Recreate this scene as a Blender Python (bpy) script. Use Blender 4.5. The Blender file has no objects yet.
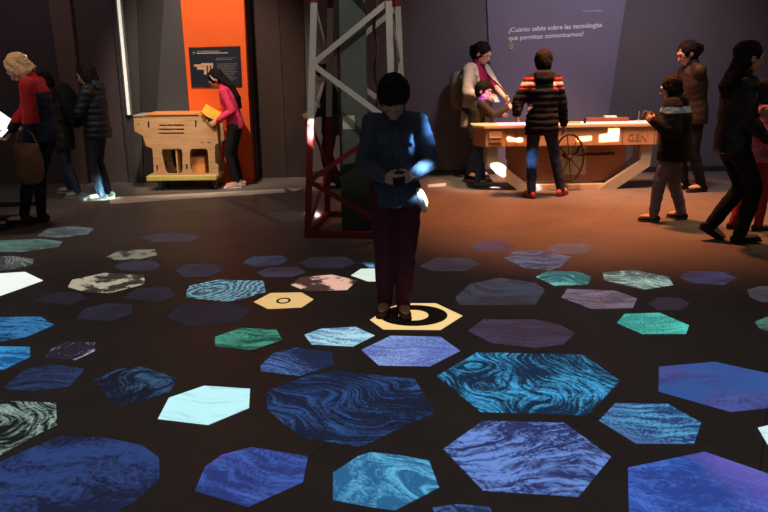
import bpy, bmesh, math, random
from mathutils import Vector, Matrix, noise
random.seed(7)
sc = bpy.context.scene
PI = math.pi
R = math.radians

# ------------------------------------------------------------------ camera
CAM_H, FPX, TILT, ROLL = 1.55, 780.0, R(14.3), R(-0.8)
cam_data = bpy.data.cameras.new('camera')
cam = bpy.data.objects.new('camera', cam_data)
sc.collection.objects.link(cam)
sc.camera = cam
cam_data.sensor_width = 36.0
cam_data.lens = FPX / 768 * 36.0
cam_data.clip_end = 60
CM = Matrix.Rotation(PI / 2 - TILT, 4, 'X') @ Matrix.Rotation(ROLL, 4, 'Z')
cam.matrix_world = Matrix.Translation((0, 0, CAM_H)) @ CM

# ------------------------------------------------------------------ world and exposure
world = bpy.data.worlds.new('world')
sc.world = world
world.use_nodes = True
world.node_tree.nodes['Background'].inputs[0].default_value = (0.72, 0.58, 0.56, 1)
world.node_tree.nodes['Background'].inputs[1].default_value = 0.15
sc.view_settings.view_transform = 'Standard'
sc.view_settings.look = 'None'
sc.view_settings.gamma = 1
sc.view_settings.exposure = 0.0
sc.view_settings.use_curve_mapping = False
sc.cycles.use_denoising = True
sc.cycles.max_bounces = 6

# ------------------------------------------------------------------ lights
def aim(o, target):
    d = Vector(target) - o.location
    o.rotation_euler = d.to_track_quat('-Z', 'Y').to_euler()

def spot(name, loc, target, energy, color, angle, blend=0.6, size=0.08):
    l = bpy.data.lights.new(name, 'SPOT')
    l.energy = energy; l.color = color; l.spot_size = R(angle); l.spot_blend = blend; l.shadow_soft_size = size
    o = bpy.data.objects.new(name, l); sc.collection.objects.link(o)
    o.location = loc; aim(o, target)
    return o

def beam(name, loc, target, w, h, energy, color, spread=2.0):
    l = bpy.data.lights.new(name, 'AREA')
    l.shape = 'RECTANGLE'; l.size = w; l.size_y = h; l.energy = energy; l.color = color; l.spread = R(spread)
    o = bpy.data.objects.new(name, l); sc.collection.objects.link(o)
    o.location = loc; aim(o, target)
    return o

spot('table_spotlight', (2.3, 8.0, 4.3), (2.2, 9.3, 0.5), 520, (1.0, 0.6, 0.3), 44, 0.8)
spot('table_left_spotlight', (1.2, 8.6, 4.3), (1.3, 9.5, 0.8), 620, (1.0, 0.72, 0.45), 24, 0.7)
spot('floor_spotlight', (2.1, 8.4, 4.4), (2.15, 8.15, 0), 2000, (1.0, 0.29, 0.1), 70, 1.0, 0.2)
spot('right_floor_spotlight', (4.2, 7.6, 4.4), (4.0, 7.6, 0), 420, (1.0, 0.55, 0.26), 56, 1.0, 0.2)
spot('left_floor_spotlight', (-2.6, 7.8, 4.4), (-2.6, 8.0, 0), 110, (1.0, 0.72, 0.62), 70, 1.0, 0.2)  # added fill that brightens the floor at the back left
spot('right_edge_spotlight', (5.6, 5.2, 2.8), (3.2, 6.6, 1.3), 22, (1.0, 0.6, 0.4), 34, 0.8)
spot('orange_panel_spotlight', (-2.0, 7.6, 4.3), (-2.1, 9.9, 1.5), 640, (1.0, 0.78, 0.6), 46, 0.8)
spot('cart_spotlight', (-3.3, 7.0, 3.9), (-2.5, 9.6, 0.5), 360, (1.0, 0.68, 0.42), 24, 0.6)
spot('wall_wash', (2.6, 7.6, 4.4), (2.6, 10.3, 1.4), 350, (0.84, 0.8, 1.0), 80, 1.0, 0.3)
spot('middle_wall_wash', (-0.4, 8.2, 4.4), (-0.4, 10.3, 1.4), 12, (1.0, 0.68, 0.6), 80, 1.0, 0.3)
spot('left_wall_wash', (-4.2, 7.8, 4.4), (-4.2, 10.2, 1.4), 45, (1.0, 0.78, 0.8), 80, 1.0, 0.3)
beam('hall_ambient_lamp', (0, 3.6, 4.7), (0, 3.6, 0), 9, 5, 22, (1.0, 0.95, 0.88), 180)  # unseen overhead fill, added to lift the dark floor and figures
beam('warm_beam_on_shirt_tail', (1.8, 3.4, 3.4), (0.25, 4.6, 0.735), 0.05, 0.08, 0.3, (1.0, 0.8, 0.5), 0.6)
beam('blue_beam_on_trousers', (1.6, 5.0, 3.4), (1.72, 8.5, 0.56), 0.26, 0.15, 0.5, (0.3, 0.6, 1.0), 0.5)
beam('violet_beam_on_child', (1.9, 8.0, 2.6), (1.24, 9.65, 1.02), 0.1, 0.12, 0.16, (1.0, 0.3, 0.85), 1)
spot('tower_spotlight', (1.6, 3.2, 4.2), (-0.35, 7.2, 1.6), 260, (1.0, 0.9, 0.78), 26, 0.7, 0.05)
spot('left_visitors_spotlight', (-4.9, 5.2, 3.6), (-3.6, 7.8, 1.3), 110, (1.0, 0.7, 0.5), 28, 0.7)
spot('right_visitors_light', (1.9, 6.6, 3.4), (3.2, 7.4, 1.0), 40, (1.0, 0.75, 0.6), 50, 0.9)
beam('blue_beam_on_sleeve', (0.9, 2.2, 3.6), (0.255, 4.42, 0.985), 0.09, 0.05, 0.6, (0.35, 0.65, 1.0))
beam('blue_beam_on_pocket', (0.8, 2.2, 3.6), (0.19, 4.45, 1.14), 0.02, 0.035, 0.06, (0.2, 0.5, 1.0), 0.6)
beam('blue_beam_on_shoulder', (1.1, 2.2, 3.6), (0.3, 4.55, 1.2), 0.05, 0.1, 0.4, (0.2, 0.5, 1.0))
beam('warm_beam_on_table_front', (2.9, 5.2, 3.9), (2.63, 9.1, 0.61), 0.22, 0.06, 1.7, (1.0, 0.62, 0.35), 0.3)
beam('upper_warm_beam_on_table_front', (2.9, 5.2, 3.9), (2.68, 9.1, 0.675), 0.12, 0.05, 0.9, (1.0, 0.62, 0.35), 0.3)
beam('warm_strip_beam_on_table_front', (2.7, 5.2, 3.9), (2.34, 9.1, 0.6), 0.17, 0.032, 0.9, (1.0, 0.45, 0.28), 0.3)
beam('white_beam_on_table_leg', (0.9, 5.2, 3.6), (1.36, 9.15, 0.24), 0.16, 0.1, 2.0, (1.0, 0.95, 0.85), 0.4)
beam('red_beam_on_table_front', (1.2, 5.2, 3.9), (1.56, 9.1, 0.6), 0.22, 0.032, 1.3, (1.0, 0.4, 0.32), 0.3)
beam('cyan_beam_on_shoes', (-3.0, 6.0, 3.6), (-3.27, 8.88, 0.05), 0.42, 0.13, 3.6, (0.7, 1.0, 0.85), 1)
beam('red_beam_on_tower', (-0.2, 3.6, 3.8), (-0.6, 6.85, 0.9), 0.06, 0.09, 2.6, (1.0, 0.8, 0.8), 1.5)
spot('hood_and_face_light', (-4.6, 7.2, 1.5), (-3.35, 8.95, 1.35), 12, (0.6, 0.9, 1.0), 24, 0.6)

# ------------------------------------------------------------------ helpers
def ray(px, py):
    return CM.to_3x3() @ Vector(((px - 384) / FPX, -(py - 256) / FPX, -1))

def fl(px, py, z=0.0):
    d = ray(px, py); t = (z - CAM_H) / d.z
    return Vector((d.x * t, d.y * t, z))

def at(px, py, Y):
    d = ray(px, py); t = Y / d.y
    return Vector((d.x * t, Y, CAM_H + d.z * t))

def tag(o, label=None, cat=None, group=None, kind=None):
    if label: o['label'] = label
    if cat: o['category'] = cat
    if group: o['group'] = group
    if kind: o['kind'] = kind
    return o

def empty(name, loc=(0, 0, 0), rz=0.0):
    o = bpy.data.objects.new(name, None)
    sc.collection.objects.link(o)
    o.location = loc; o.rotation_euler = (0, 0, rz); o.empty_display_size = 0.1
    return o

def link_mesh(name, me, mats, parent=None, loc=None, rot=None):
    o = bpy.data.objects.new(name, me)
    sc.collection.objects.link(o)
    if not isinstance(mats, (list, tuple)): mats = [mats]
    if len(me.materials) == 0:
        for m in mats: me.materials.append(m)
    if parent: o.parent = parent
    if loc is not None: o.location = loc
    if rot is not None: o.rotation_euler = rot
    return o

def build(name, bm, mats, parent=None, loc=None, rot=None, smooth=False):
    bmesh.ops.recalc_face_normals(bm, faces=bm.faces)
    me = bpy.data.meshes.new(name)
    bm.to_mesh(me); bm.free()
    if smooth:
        for p in me.polygons: p.use_smooth = True
    return link_mesh(name, me, mats, parent, loc, rot)

def box(bm, lo, hi, bevel=0.0, M=None):
    lo = Vector(lo); hi = Vector(hi)
    r = bmesh.ops.create_cube(bm, size=1.0)
    vs = r['verts']
    for v in vs:
        v.co = Vector(((lo.x + hi.x) / 2 + v.co.x * (hi.x - lo.x), (lo.y + hi.y) / 2 + v.co.y * (hi.y - lo.y), (lo.z + hi.z) / 2 + v.co.z * (hi.z - lo.z)))
    if bevel:
        es = list({e for v in vs for e in v.link_edges})
        rr = bmesh.ops.bevel(bm, geom=es, offset=bevel, segments=2, affect='EDGES', profile=0.6)
        vs = list({v for f in rr['faces'] for v in f.verts} | {v for v in vs if v.is_valid})
    if M is not None:
        for v in vs: v.co = M @ v.co

def bx(lo, hi, bevel=0.0, M=None):
    bm = bmesh.new(); box(bm, lo, hi, bevel, M); return bm

def bar(bm, a, b, w, t, up=(0, 0, 1)):
    """flat strip from a to b: w wide across, t thick"""
    a = Vector(a); b = Vector(b); d = (b - a); L = d.length; d.normalize()
    u = Vector(up); s = d.cross(u)
    if s.length < 1e-4: s = d.cross(Vector((1, 0, 0)))
    s.normalize(); n = s.cross(d).normalized()
    vs = []
    for p in (a, b):
        for sx, sy in ((-1, -1), (1, -1), (1, 1), (-1, 1)):
            vs.append(bm.verts.new(p + s * sx * w / 2 + n * sy * t / 2))
    for k in range(4):
        bm.faces.new((vs[k], vs[(k + 1) % 4], vs[4 + (k + 1) % 4], vs[4 + k]))
    bm.faces.new(vs[3::-1]); bm.faces.new(vs[4:])

def perp(d):
    d = d.normalized()
    a = Vector((1, 0, 0)) if abs(d.x) < 0.8 else Vector((0, 1, 0))
    u = (a - d * a.dot(d)).normalized()
    return u, d.cross(u)

def loft(bm, rings, n=16, dome=True):
    """rings: (centre, u, v) radius vectors; closed at both ends by domes"""
    rg = [(Vector(c), Vector(u), Vector(v)) for c, u, v in rings]
    if dome:
        def end(c0, c1, u, v):
            d = (c0 - c1).normalized(); r = min(u.length, v.length)
            return [(c0 + d * r * math.sin(a), u * math.cos(a), v * math.cos(a)) for a in (R(35), R(65), R(82))]
        a = end(rg[0][0], rg[1][0], rg[0][1], rg[0][2])
        b = end(rg[-1][0], rg[-2][0], rg[-1][1], rg[-1][2])
        rg = a[::-1] + rg + b
    loops = []
    for c, u, v in rg:
        loops.append([bm.verts.new(c + u * math.cos(2 * PI * k / n) + v * math.sin(2 * PI * k / n)) for k in range(n)])
    for i in range(len(loops) - 1):
        for k in range(n):
            bm.faces.new((loops[i][k], loops[i][(k + 1) % n], loops[i + 1][(k + 1) % n], loops[i + 1][k]))
    bm.faces.new(loops[0][::-1]); bm.faces.new(loops[-1])

def tube(bm, pts, rad, side=None, n=14, dome=True):
    pts = [Vector(p) for p in pts]
    rings = []
    for i, p in enumerate(pts):
        d = (pts[min(i + 1, len(pts) - 1)] - pts[max(i - 1, 0)]).normalized()
        if side is None: u, v = perp(d)
        else:
            s = Vector(side); u = (s - d * s.dot(d)).normalized(); v = d.cross(u)
        r = rad[i] if isinstance(rad, (list, tuple)) else rad
        a, b = r if isinstance(r, (list, tuple)) else (r, r)
        rings.append((p, u * a, v * b))
    loft(bm, rings, n, dome)

def ell(bm, c, u, v, w, n=16, m=10):
    c, u, v, w = Vector(c), Vector(u), Vector(v), Vector(w)
    M = Matrix((u, v, w)).transposed()
    r = bmesh.ops.create_uvsphere(bm, u_segments=n, v_segments=m, radius=1)
    for x in r['verts']: x.co = c + M @ x.co

def remesh(bm, voxel, smooth=4, name='mesh'):
    bmesh.ops.recalc_face_normals(bm, faces=bm.faces)
    me = bpy.data.meshes.new(name); bm.to_mesh(me); bm.free()
    o = bpy.data.objects.new('temporary', me); sc.collection.objects.link(o)
    m = o.modifiers.new('r', 'REMESH'); m.mode = 'VOXEL'; m.voxel_size = voxel; m.use_smooth_shade = True
    if smooth:
        s = o.modifiers.new('s', 'SMOOTH'); s.factor = 0.5; s.iterations = smooth
    dg = bpy.context.evaluated_depsgraph_get()
    out = bpy.data.meshes.new_from_object(o.evaluated_get(dg))
    out.name = name; out.materials.clear()
    bpy.data.objects.remove(o); bpy.data.meshes.remove(me)
    for p in out.polygons: p.use_smooth = True
    return out

def displace(me, fn):
    me.update()
    nrm = [v.normal.copy() for v in me.vertices]
    for v, nn in zip(me.vertices, nrm):
        v.co = v.co + nn * fn(v.co, nn)
    me.update()

def paint(me, fn):
    for p in me.polygons: p.material_index = fn(p.center)

def plate(name, loops, Y, T, mats, parent=None, smooth=False):
    """upright board facing the hall: loops are (x, z) outlines, first the outer, then the cut-outs; front face at Y, thickness T"""
    cu = bpy.data.curves.new(name, 'CURVE'); cu.dimensions = '2D'; cu.fill_mode = 'BOTH'; cu.extrude = T / 2
    for lp in loops:
        sp = cu.splines.new('POLY'); sp.points.add(len(lp) - 1)
        for q, (x, z) in zip(sp.points, lp): q.co = (x, z, 0, 1)
        sp.use_cyclic_u = True
    o = bpy.data.objects.new('temporary', cu); sc.collection.objects.link(o)
    me = bpy.data.meshes.new_from_object(o.evaluated_get(bpy.context.evaluated_depsgraph_get()))
    bpy.data.objects.remove(o); bpy.data.curves.remove(cu)
    for v in me.vertices:
        x, z, t = v.co
        v.co = (x, Y + T / 2 + t, z)
    me.name = name; me.materials.clear()
    bm = bmesh.new(); bm.from_mesh(me); bmesh.ops.remove_doubles(bm, verts=bm.verts, dist=1e-5)
    bmesh.ops.recalc_face_normals(bm, faces=bm.faces); bm.to_mesh(me); bm.free()
    return link_mesh(name, me, mats, parent)

def rrect(x0, z0, x1, z1, r=0.02, n=4):
    out = []
    for cx, cz, a0 in ((x1 - r, z1 - r, 0), (x0 + r, z1 - r, 90), (x0 + r, z0 + r, 180), (x1 - r, z0 + r, 270)):
        for k in range(n + 1):
            a = R(a0 + 90 * k / n); out.append((cx + r * math.cos(a), cz + r * math.sin(a)))
    return out

# ------------------------------------------------------------------ materials
_mats = {}
def mat(name, col, rough=0.8, metal=0.0, var=0.12, scale=14.0, bump=0.0, spec=0.3, bscale=None):
    if name in _mats: return _mats[name]
    m = bpy.data.materials.new(name); m.use_nodes = True
    nt = m.node_tree; b = nt.nodes['Principled BSDF']
    b.inputs['Roughness'].default_value = rough; b.inputs['Metallic'].default_value = metal
    b.inputs['Specular IOR Level'].default_value = spec
    tc = nt.nodes.new('ShaderNodeTexCoord')
    nz = nt.nodes.new('ShaderNodeTexNoise'); nz.inputs['Scale'].default_value = scale; nz.inputs['Detail'].default_value = 5
    nt.links.new(tc.outputs['Object'], nz.inputs['Vector'])
    rp = nt.nodes.new('ShaderNodeValToRGB')
    c = Vector(col)
    rp.color_ramp.elements[0].position = 0.3; rp.color_ramp.elements[1].position = 0.7
    rp.color_ramp.elements[0].color = (*(c * (1 - var)), 1); rp.color_ramp.elements[1].color = (*(c * (1 + var)), 1)
    nt.links.new(nz.outputs['Fac'], rp.inputs[0]); nt.links.new(rp.outputs[0], b.inputs['Base Color'])
    if bump:
        n2 = nt.nodes.new('ShaderNodeTexNoise'); n2.inputs['Scale'].default_value = bscale or scale * 6; n2.inputs['Detail'].default_value = 3
        nt.links.new(tc.outputs['Object'], n2.inputs['Vector'])
        bp = nt.nodes.new('ShaderNodeBump'); bp.inputs['Strength'].default_value = bump; bp.inputs['Distance'].default_value = 0.01
        nt.links.new(n2.outputs['Fac'], bp.inputs['Height']); nt.links.new(bp.outputs[0], b.inputs['Normal'])
    _mats[name] = m
    return m

def glow(name, col, strength):
    if name in _mats: return _mats[name]
    m = bpy.data.materials.new(name); m.use_nodes = True
    b = m.node_tree.nodes['Principled BSDF']
    b.inputs['Base Color'].default_value = (*col, 1)
    b.inputs['Emission Color'].default_value = (*col, 1); b.inputs['Emission Strength'].default_value = strength
    _mats[name] = m
    return m

def wood(name, c1, c2, ang=0.0, rough=0.55):
    if name in _mats: return _mats[name]
    m = bpy.data.materials.new(name); m.use_nodes = True
    nt = m.node_tree; b = nt.nodes['Principled BSDF']; b.inputs['Roughness'].default_value = rough
    tc = nt.nodes.new('ShaderNodeTexCoord'); mp = nt.nodes.new('ShaderNodeMapping')
    mp.inputs['Scale'].default_value = (1.5, 8, 18) if not ang else (18, 8, 1.5)
    nz = nt.nodes.new('ShaderNodeTexNoise'); nz.inputs['Scale'].default_value = 2.2; nz.inputs['Detail'].default_value = 6; nz.inputs['Distortion'].default_value = 0.6
    rp = nt.nodes.new('ShaderNodeValToRGB'); rp.color_ramp.elements[0].position = 0.3; rp.color_ramp.elements[1].position = 0.72
    rp.color_ramp.elements[0].color = (*c1, 1); rp.color_ramp.elements[1].color = (*c2, 1)
    for a, c in ((tc.outputs['Object'], mp.inputs[0]), (mp.outputs[0], nz.inputs['Vector']), (nz.outputs['Fac'], rp.inputs[0]), (rp.outputs[0], b.inputs['Base Color'])): nt.links.new(a, c)
    _mats[name] = m
    return m

# ------------------------------------------------------------------ the room
def floor_material():
    m = bpy.data.materials.new('dark_polished_concrete'); m.use_nodes = True
    nt = m.node_tree; b = nt.nodes['Principled BSDF']
    tc = nt.nodes.new('ShaderNodeTexCoord')
    nz = nt.nodes.new('ShaderNodeTexNoise'); nz.inputs['Scale'].default_value = 0.9; nz.inputs['Detail'].default_value = 8; nz.inputs['Roughness'].default_value = 0.65
    rp = nt.nodes.new('ShaderNodeValToRGB'); rp.color_ramp.elements[0].position = 0.3; rp.color_ramp.elements[1].position = 0.75
    rp.color_ramp.elements[0].color = (0.125, 0.112, 0.105, 1); rp.color_ramp.elements[1].color = (0.21, 0.185, 0.17, 1)
    br = nt.nodes.new('ShaderNodeTexBrick')
    br.inputs['Scale'].default_value = 1.0; br.inputs['Brick Width'].default_value = 1.6; br.inputs['Row Height'].default_value = 1.6
    br.inputs['Mortar Size'].default_value = 0.004; br.offset = 0
    br.inputs['Color1'].default_value = br.inputs['Color2'].default_value = (1, 1, 1, 1); br.inputs['Mortar'].default_value = (0.55, 0.55, 0.55, 1)
    mx = nt.nodes.new('ShaderNodeMix'); mx.data_type = 'RGBA'; mx.blend_type = 'MULTIPLY'; mx.inputs[0].default_value = 1
    mp = nt.nodes.new('ShaderNodeMapping'); mp.inputs['Rotation'].default_value = (0, 0, R(28))
    L = nt.links.new
    L(tc.outputs['Object'], nz.inputs['Vector']); L(nz.outputs['Fac'], rp.inputs[0]); L(tc.outputs['Object'], mp.inputs[0]); L(mp.outputs[0], br.inputs['Vector'])
    L(rp.outputs[0], mx.inputs[6]); L(br.outputs['Color'], mx.inputs[7]); L(mx.outputs[2], b.inputs['Base Color'])
    n2 = nt.nodes.new('ShaderNodeTexNoise'); n2.inputs['Scale'].default_value = 6; n2.inputs['Detail'].default_value = 6
    mr = nt.nodes.new('ShaderNodeMapRange'); mr.inputs['To Min'].default_value = 0.38; mr.inputs['To Max'].default_value = 0.6
    L(tc.outputs['Object'], n2.inputs['Vector']); L(n2.outputs['Fac'], mr.inputs[0]); L(mr.outputs[0], b.inputs['Roughness'])
    b.inputs['Specular IOR Level'].default_value = 0.35
    return m
FLOOR = floor_material()
tag(build('floor', bx((-7.5, -2, -0.1), (7.5, 11, 0)), FLOOR), kind='structure')
WALL = mat('grey_painted_wall', (0.135, 0.115, 0.12), 0.9, var=0.08, scale=1.2, bump=0.05)
tag(build('wall_back', bx((-1.66, 10.47, 0), (7.5, 10.6, 4.8)), WALL), kind='structure')
tag(build('wall_back_left', bx((-7.5, 10.2, 0), (-1.66, 10.5, 4.8)), mat('plum_painted_wall', (0.115, 0.09, 0.098), 0.9, var=0.08, scale=1.2)), kind='structure')
tag(build('wall_left', bx((-7.6, -2, 0), (-7.5, 10.5, 4.8)), WALL), kind='structure')
tag(build('wall_right', bx((7.5, -2, 0), (7.6, 10.5, 4.8)), WALL), kind='structure')
tag(build('ceiling', bx((-7.5, 1.0, 4.8), (7.5, 10.5, 4.9)), mat('black_ceiling', (0.02, 0.02, 0.02))), kind='structure')
tag(build('baseboard_back', bx((-1.66, 10.45, 0), (7.5, 10.47, 0.07)), mat('black_baseboard', (0.03, 0.028, 0.03))), kind='structure')

GREY1 = mat('cool_grey_panel', (0.07, 0.072, 0.078), 0.9, var=0.06, scale=1.5)
GREY2 = mat('dark_grey_panel', (0.045, 0.042, 0.043), 0.9, var=0.08, scale=1.5)
BROWN = mat('brown_grey_panel', (0.21, 0.145, 0.125), 0.9, var=0.08, scale=1.5)
PURPLE = mat('purple_grey_panel', (0.2, 0.18, 0.24), 0.9, var=0.06, scale=1.0)
def panel(name, px, Y, T, m):
    """px: four picture corners of the board, top-left clockwise; the board runs up past the frame and down to the floor"""
    (a, b, c, d) = [at(*p, Y) for p in px]
    def ext(p, q, z):
        t = (z - q.z) / (p.z - q.z); return (q.x + (p.x - q.x) * t, z)
    return tag(plate(name, [[ext(a, d, 3.6), ext(b, c, 3.6), ext(b, c, 0.0), ext(a, d, 0.0)]], Y, T, m), kind='structure')
panel('trim_1', ((48, 0), (68, 0), (80, 110), (64, 110)), 10.08, 0.12, BROWN)
panel('trim_2', ((111, 0), (136, 0), (141, 120), (123, 120)), 10.14, 0.06, mat('mid_grey_panel', (0.07, 0.07, 0.072), 0.9))
panel('trim_3', ((136, 0), (164, 0), (157, 110), (137, 110)), 10.17, 0.03, GREY2)
panel('trim_4', ((164, 0), (181, 0), (189, 110), (157, 110)), 10.12, 0.08, GREY1)
panel('trim_5', ((487, 0), (626, 0), (609, 110), (492, 110)), 10.44, 0.03, PURPLE)  # beam-lit part of the wall, its light put into a lighter purple
panel('trim_11', ((278, 0), (303, 0), (306, 120), (284, 120)), 10.44, 0.03, mat('umber_panel', (0.045, 0.028, 0.026), 0.9))  # added strip; its dark tone offsets spill from the orange panel spotlight
panel('trim_6', ((244, 0), (278, 0), (284, 120), (254, 120)), 10.42, 0.05, mat('warm_grey_panel', (0.052, 0.034, 0.03), 0.9, var=0.06, scale=1.5))

def floor_light_band(name, pts, m):
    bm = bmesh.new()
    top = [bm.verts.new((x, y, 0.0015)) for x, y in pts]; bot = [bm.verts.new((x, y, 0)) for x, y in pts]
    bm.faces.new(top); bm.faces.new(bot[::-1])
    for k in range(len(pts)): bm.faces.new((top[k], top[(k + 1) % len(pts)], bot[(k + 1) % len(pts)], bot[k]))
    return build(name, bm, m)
LIGHT_BAND = mat('pale_floor_strip', (0.62, 0.58, 0.5), 0.7, var=0.12, scale=5)  # projector light band on the floor, painted as pale strips
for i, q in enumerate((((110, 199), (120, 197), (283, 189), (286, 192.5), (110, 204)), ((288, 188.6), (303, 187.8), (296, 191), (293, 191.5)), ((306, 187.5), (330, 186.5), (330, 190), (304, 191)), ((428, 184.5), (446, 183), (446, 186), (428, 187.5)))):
    tag(floor_light_band('trim_%d' % (7 + i), [fl(*p).xy for p in q], LIGHT_BAND), kind='structure')

# ------------------------------------------------------------------ orange panel, poster, light strip, wall text
ORANGE = mat('orange_paint', (0.86, 0.13, 0.02), 0.75, var=0.03, scale=2)
a, b, c, d = at(180.5, 0, 9.98), at(243, 0, 9.98), at(253, 184, 9.98), at(190, 115, 9.98)
def ext(p, q, z):
    t = (z - q.z) / (p.z - q.z); return (q.x + (p.x - q.x) * t, z)
op = plate('orange_display_board', [[ext(a, d, 3.4), ext(b, c, 3.4), ext(b, c, 0.0), ext(a, d, 0.0)]], 9.98, 0.2, ORANGE)
tag(op, 'tall bright orange display panel standing behind the wooden cart', 'display panel')

pr = empty('information_poster', at(217, 65, 9.965))
tag(pr, 'dark information poster with a small cart picture mounted on the orange panel', 'poster')
pc = pr.location
def pl(px, py):
    v = at(px, py, 9.965) - pc; return (v.x, v.z)
def shift_plate(name, pts, y0, t, m, parent):
    return plate(name, [pts], y0, t, m, parent)
shift_plate('poster_board', [pl(188.5, 47.5), pl(240, 46), pl(242, 86.5), pl(191.5, 87.5)], 0, 0.014, mat('poster_navy', (0.012, 0.016, 0.028), 0.5), pr)
TXT = mat('poster_grey_print', (0.16, 0.16, 0.18), 0.7); TXT2 = mat('poster_white_print', (0.5, 0.5, 0.48), 0.7); TXT3 = mat('poster_red_print', (0.5, 0.22, 0.16), 0.7)
def strip(bm, x0, x1, y, h):
    p = [pl(x0, y), pl(x1, y - (x1 - x0) * 0.02), pl(x1, y + h - (x1 - x0) * 0.02), pl(x0, y + h)]
    top = [bm.verts.new((x, -0.002, z)) for x, z in p]; bo = [bm.verts.new((x, 0.0, z)) for x, z in p]
    bm.faces.new(top); bm.faces.new(bo[::-1])
    for k in range(4): bm.faces.new((top[k], top[(k + 1) % 4], bo[(k + 1) % 4], bo[k]))
def words(bm, x0, x1, y, h):
    x = x0
    while x < x1 - 0.4:
        w = min(random.uniform(0.9, 2.6), x1 - x); strip(bm, x, x + w, y - (x - x0) * 0.02, h); x += w + 0.35
bm = bmesh.new(); words(bm, 197, 219, 51.0, 0.9); build('heading', bm, TXT3, pr)
bm = bmesh.new(); words(bm, 197, 228, 52.9, 0.9); build('subheading', bm, TXT2, pr)
bm = bmesh.new(); words(bm, 216, 236, 57.8, 0.7); words(bm, 216, 232, 59.4, 0.7)
build('intro_text', bm, TXT, pr); bm = bmesh.new()
for k in range(12): words(bm, 217, random.uniform(232, 238), 63.8 + k * 1.55, 0.6)
build('text_block', bm, TXT, pr)
bm = bmesh.new(); strip(bm, 193.2, 194, 51.5, 3.4); strip(bm, 192.2, 196, 52.3, 0.7); build('emblem', bm, mat('poster_green_print', (0.12, 0.3, 0.25)), pr)
bm = bmesh.new()
strip(bm, 194, 201, 64.5, 2.2); strip(bm, 197, 204, 66.5, 3.2); strip(bm, 201, 213, 63.2, 2.6); strip(bm, 204, 206.5, 65.5, 9); strip(bm, 208, 210, 65.5, 7); strip(bm, 211.4, 213, 65.5, 6)
build('cart_picture', bm, mat('poster_cream_print', (0.6, 0.38, 0.24)), pr)

ls = at(124, 60, 10.1)
lt = empty('light_strip', (ls.x, 10.1, 0.88))
tag(lt, 'narrow vertical white light strip glowing on the left wall', 'light')
build('tube', bx((-0.017, -0.02, 0), (0.017, 0.01, 3.0), 0.006), glow('warm_white_tube', (1.0, 0.96, 0.86), 0.6), lt)
build('channel', bx((-0.045, 0.011, 0), (0.045, 0.038, 3.02)), mat('aluminium_channel', (0.25, 0.25, 0.25), 0.4, 0.6), lt)

def text(name, s, px, py, Y, size, m, label, ang=0.0, bold=0.0):
    cu = bpy.data.curves.new(name, 'FONT'); cu.body = s; cu.size = size; cu.extrude = 0.002; cu.offset = bold * 0.5; cu.resolution_u = 4; o = bpy.data.objects.new('temporary', cu); sc.collection.objects.link(o)
    me = bpy.data.meshes.new_from_object(o.evaluated_get(bpy.context.evaluated_depsgraph_get()))
    bpy.data.objects.remove(o); bpy.data.curves.remove(cu)
    me.materials.clear()
    o = link_mesh(name, me, m, None, at(px, py, Y), (PI / 2, ang, 0))
    return tag(o, label, 'wall text', 'question lettering on the wall')
WTX = mat('white_lettering', (0.85, 0.82, 0.9), 0.6, var=0.02)
text('wall_lettering', '¿Cuánto sabés sobre las tecnologías', 508.5, 32.3, 10.435, 0.083, WTX, 'upper line of white Spanish question lettering above the long table', R(-2.4), 0.0026)
text('wall_lettering', 'que permitan comunicarnos?', 508.5, 40.3, 10.435, 0.083, WTX, 'second line of the white question lettering, ending in a question mark', R(-2.4), 0.0026)
text('wall_lettering', 'Sensores Digitales', 583, 12, 10.435, 0.033, mat('pale_lettering', (0.6, 0.58, 0.62)), 'tiny white caption lettering high on the wall above the question', R(-1.0), 0.001)
bm = bmesh.new()
for dz in (0.0, 0.036): tube(bm, [(0.018 * math.cos(t * PI / 6), 0, dz + 0.018 * math.sin(t * PI / 6)) for t in range(13)], 0.008, n=8)
tag(build('wall_emblem', bm, mat('yellow_green_print', (0.6, 0.58, 0.2)), None, at(511, 47.6, 10.43)), 'small yellow-green emblem below the question lettering on the wall', 'emblem')
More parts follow.
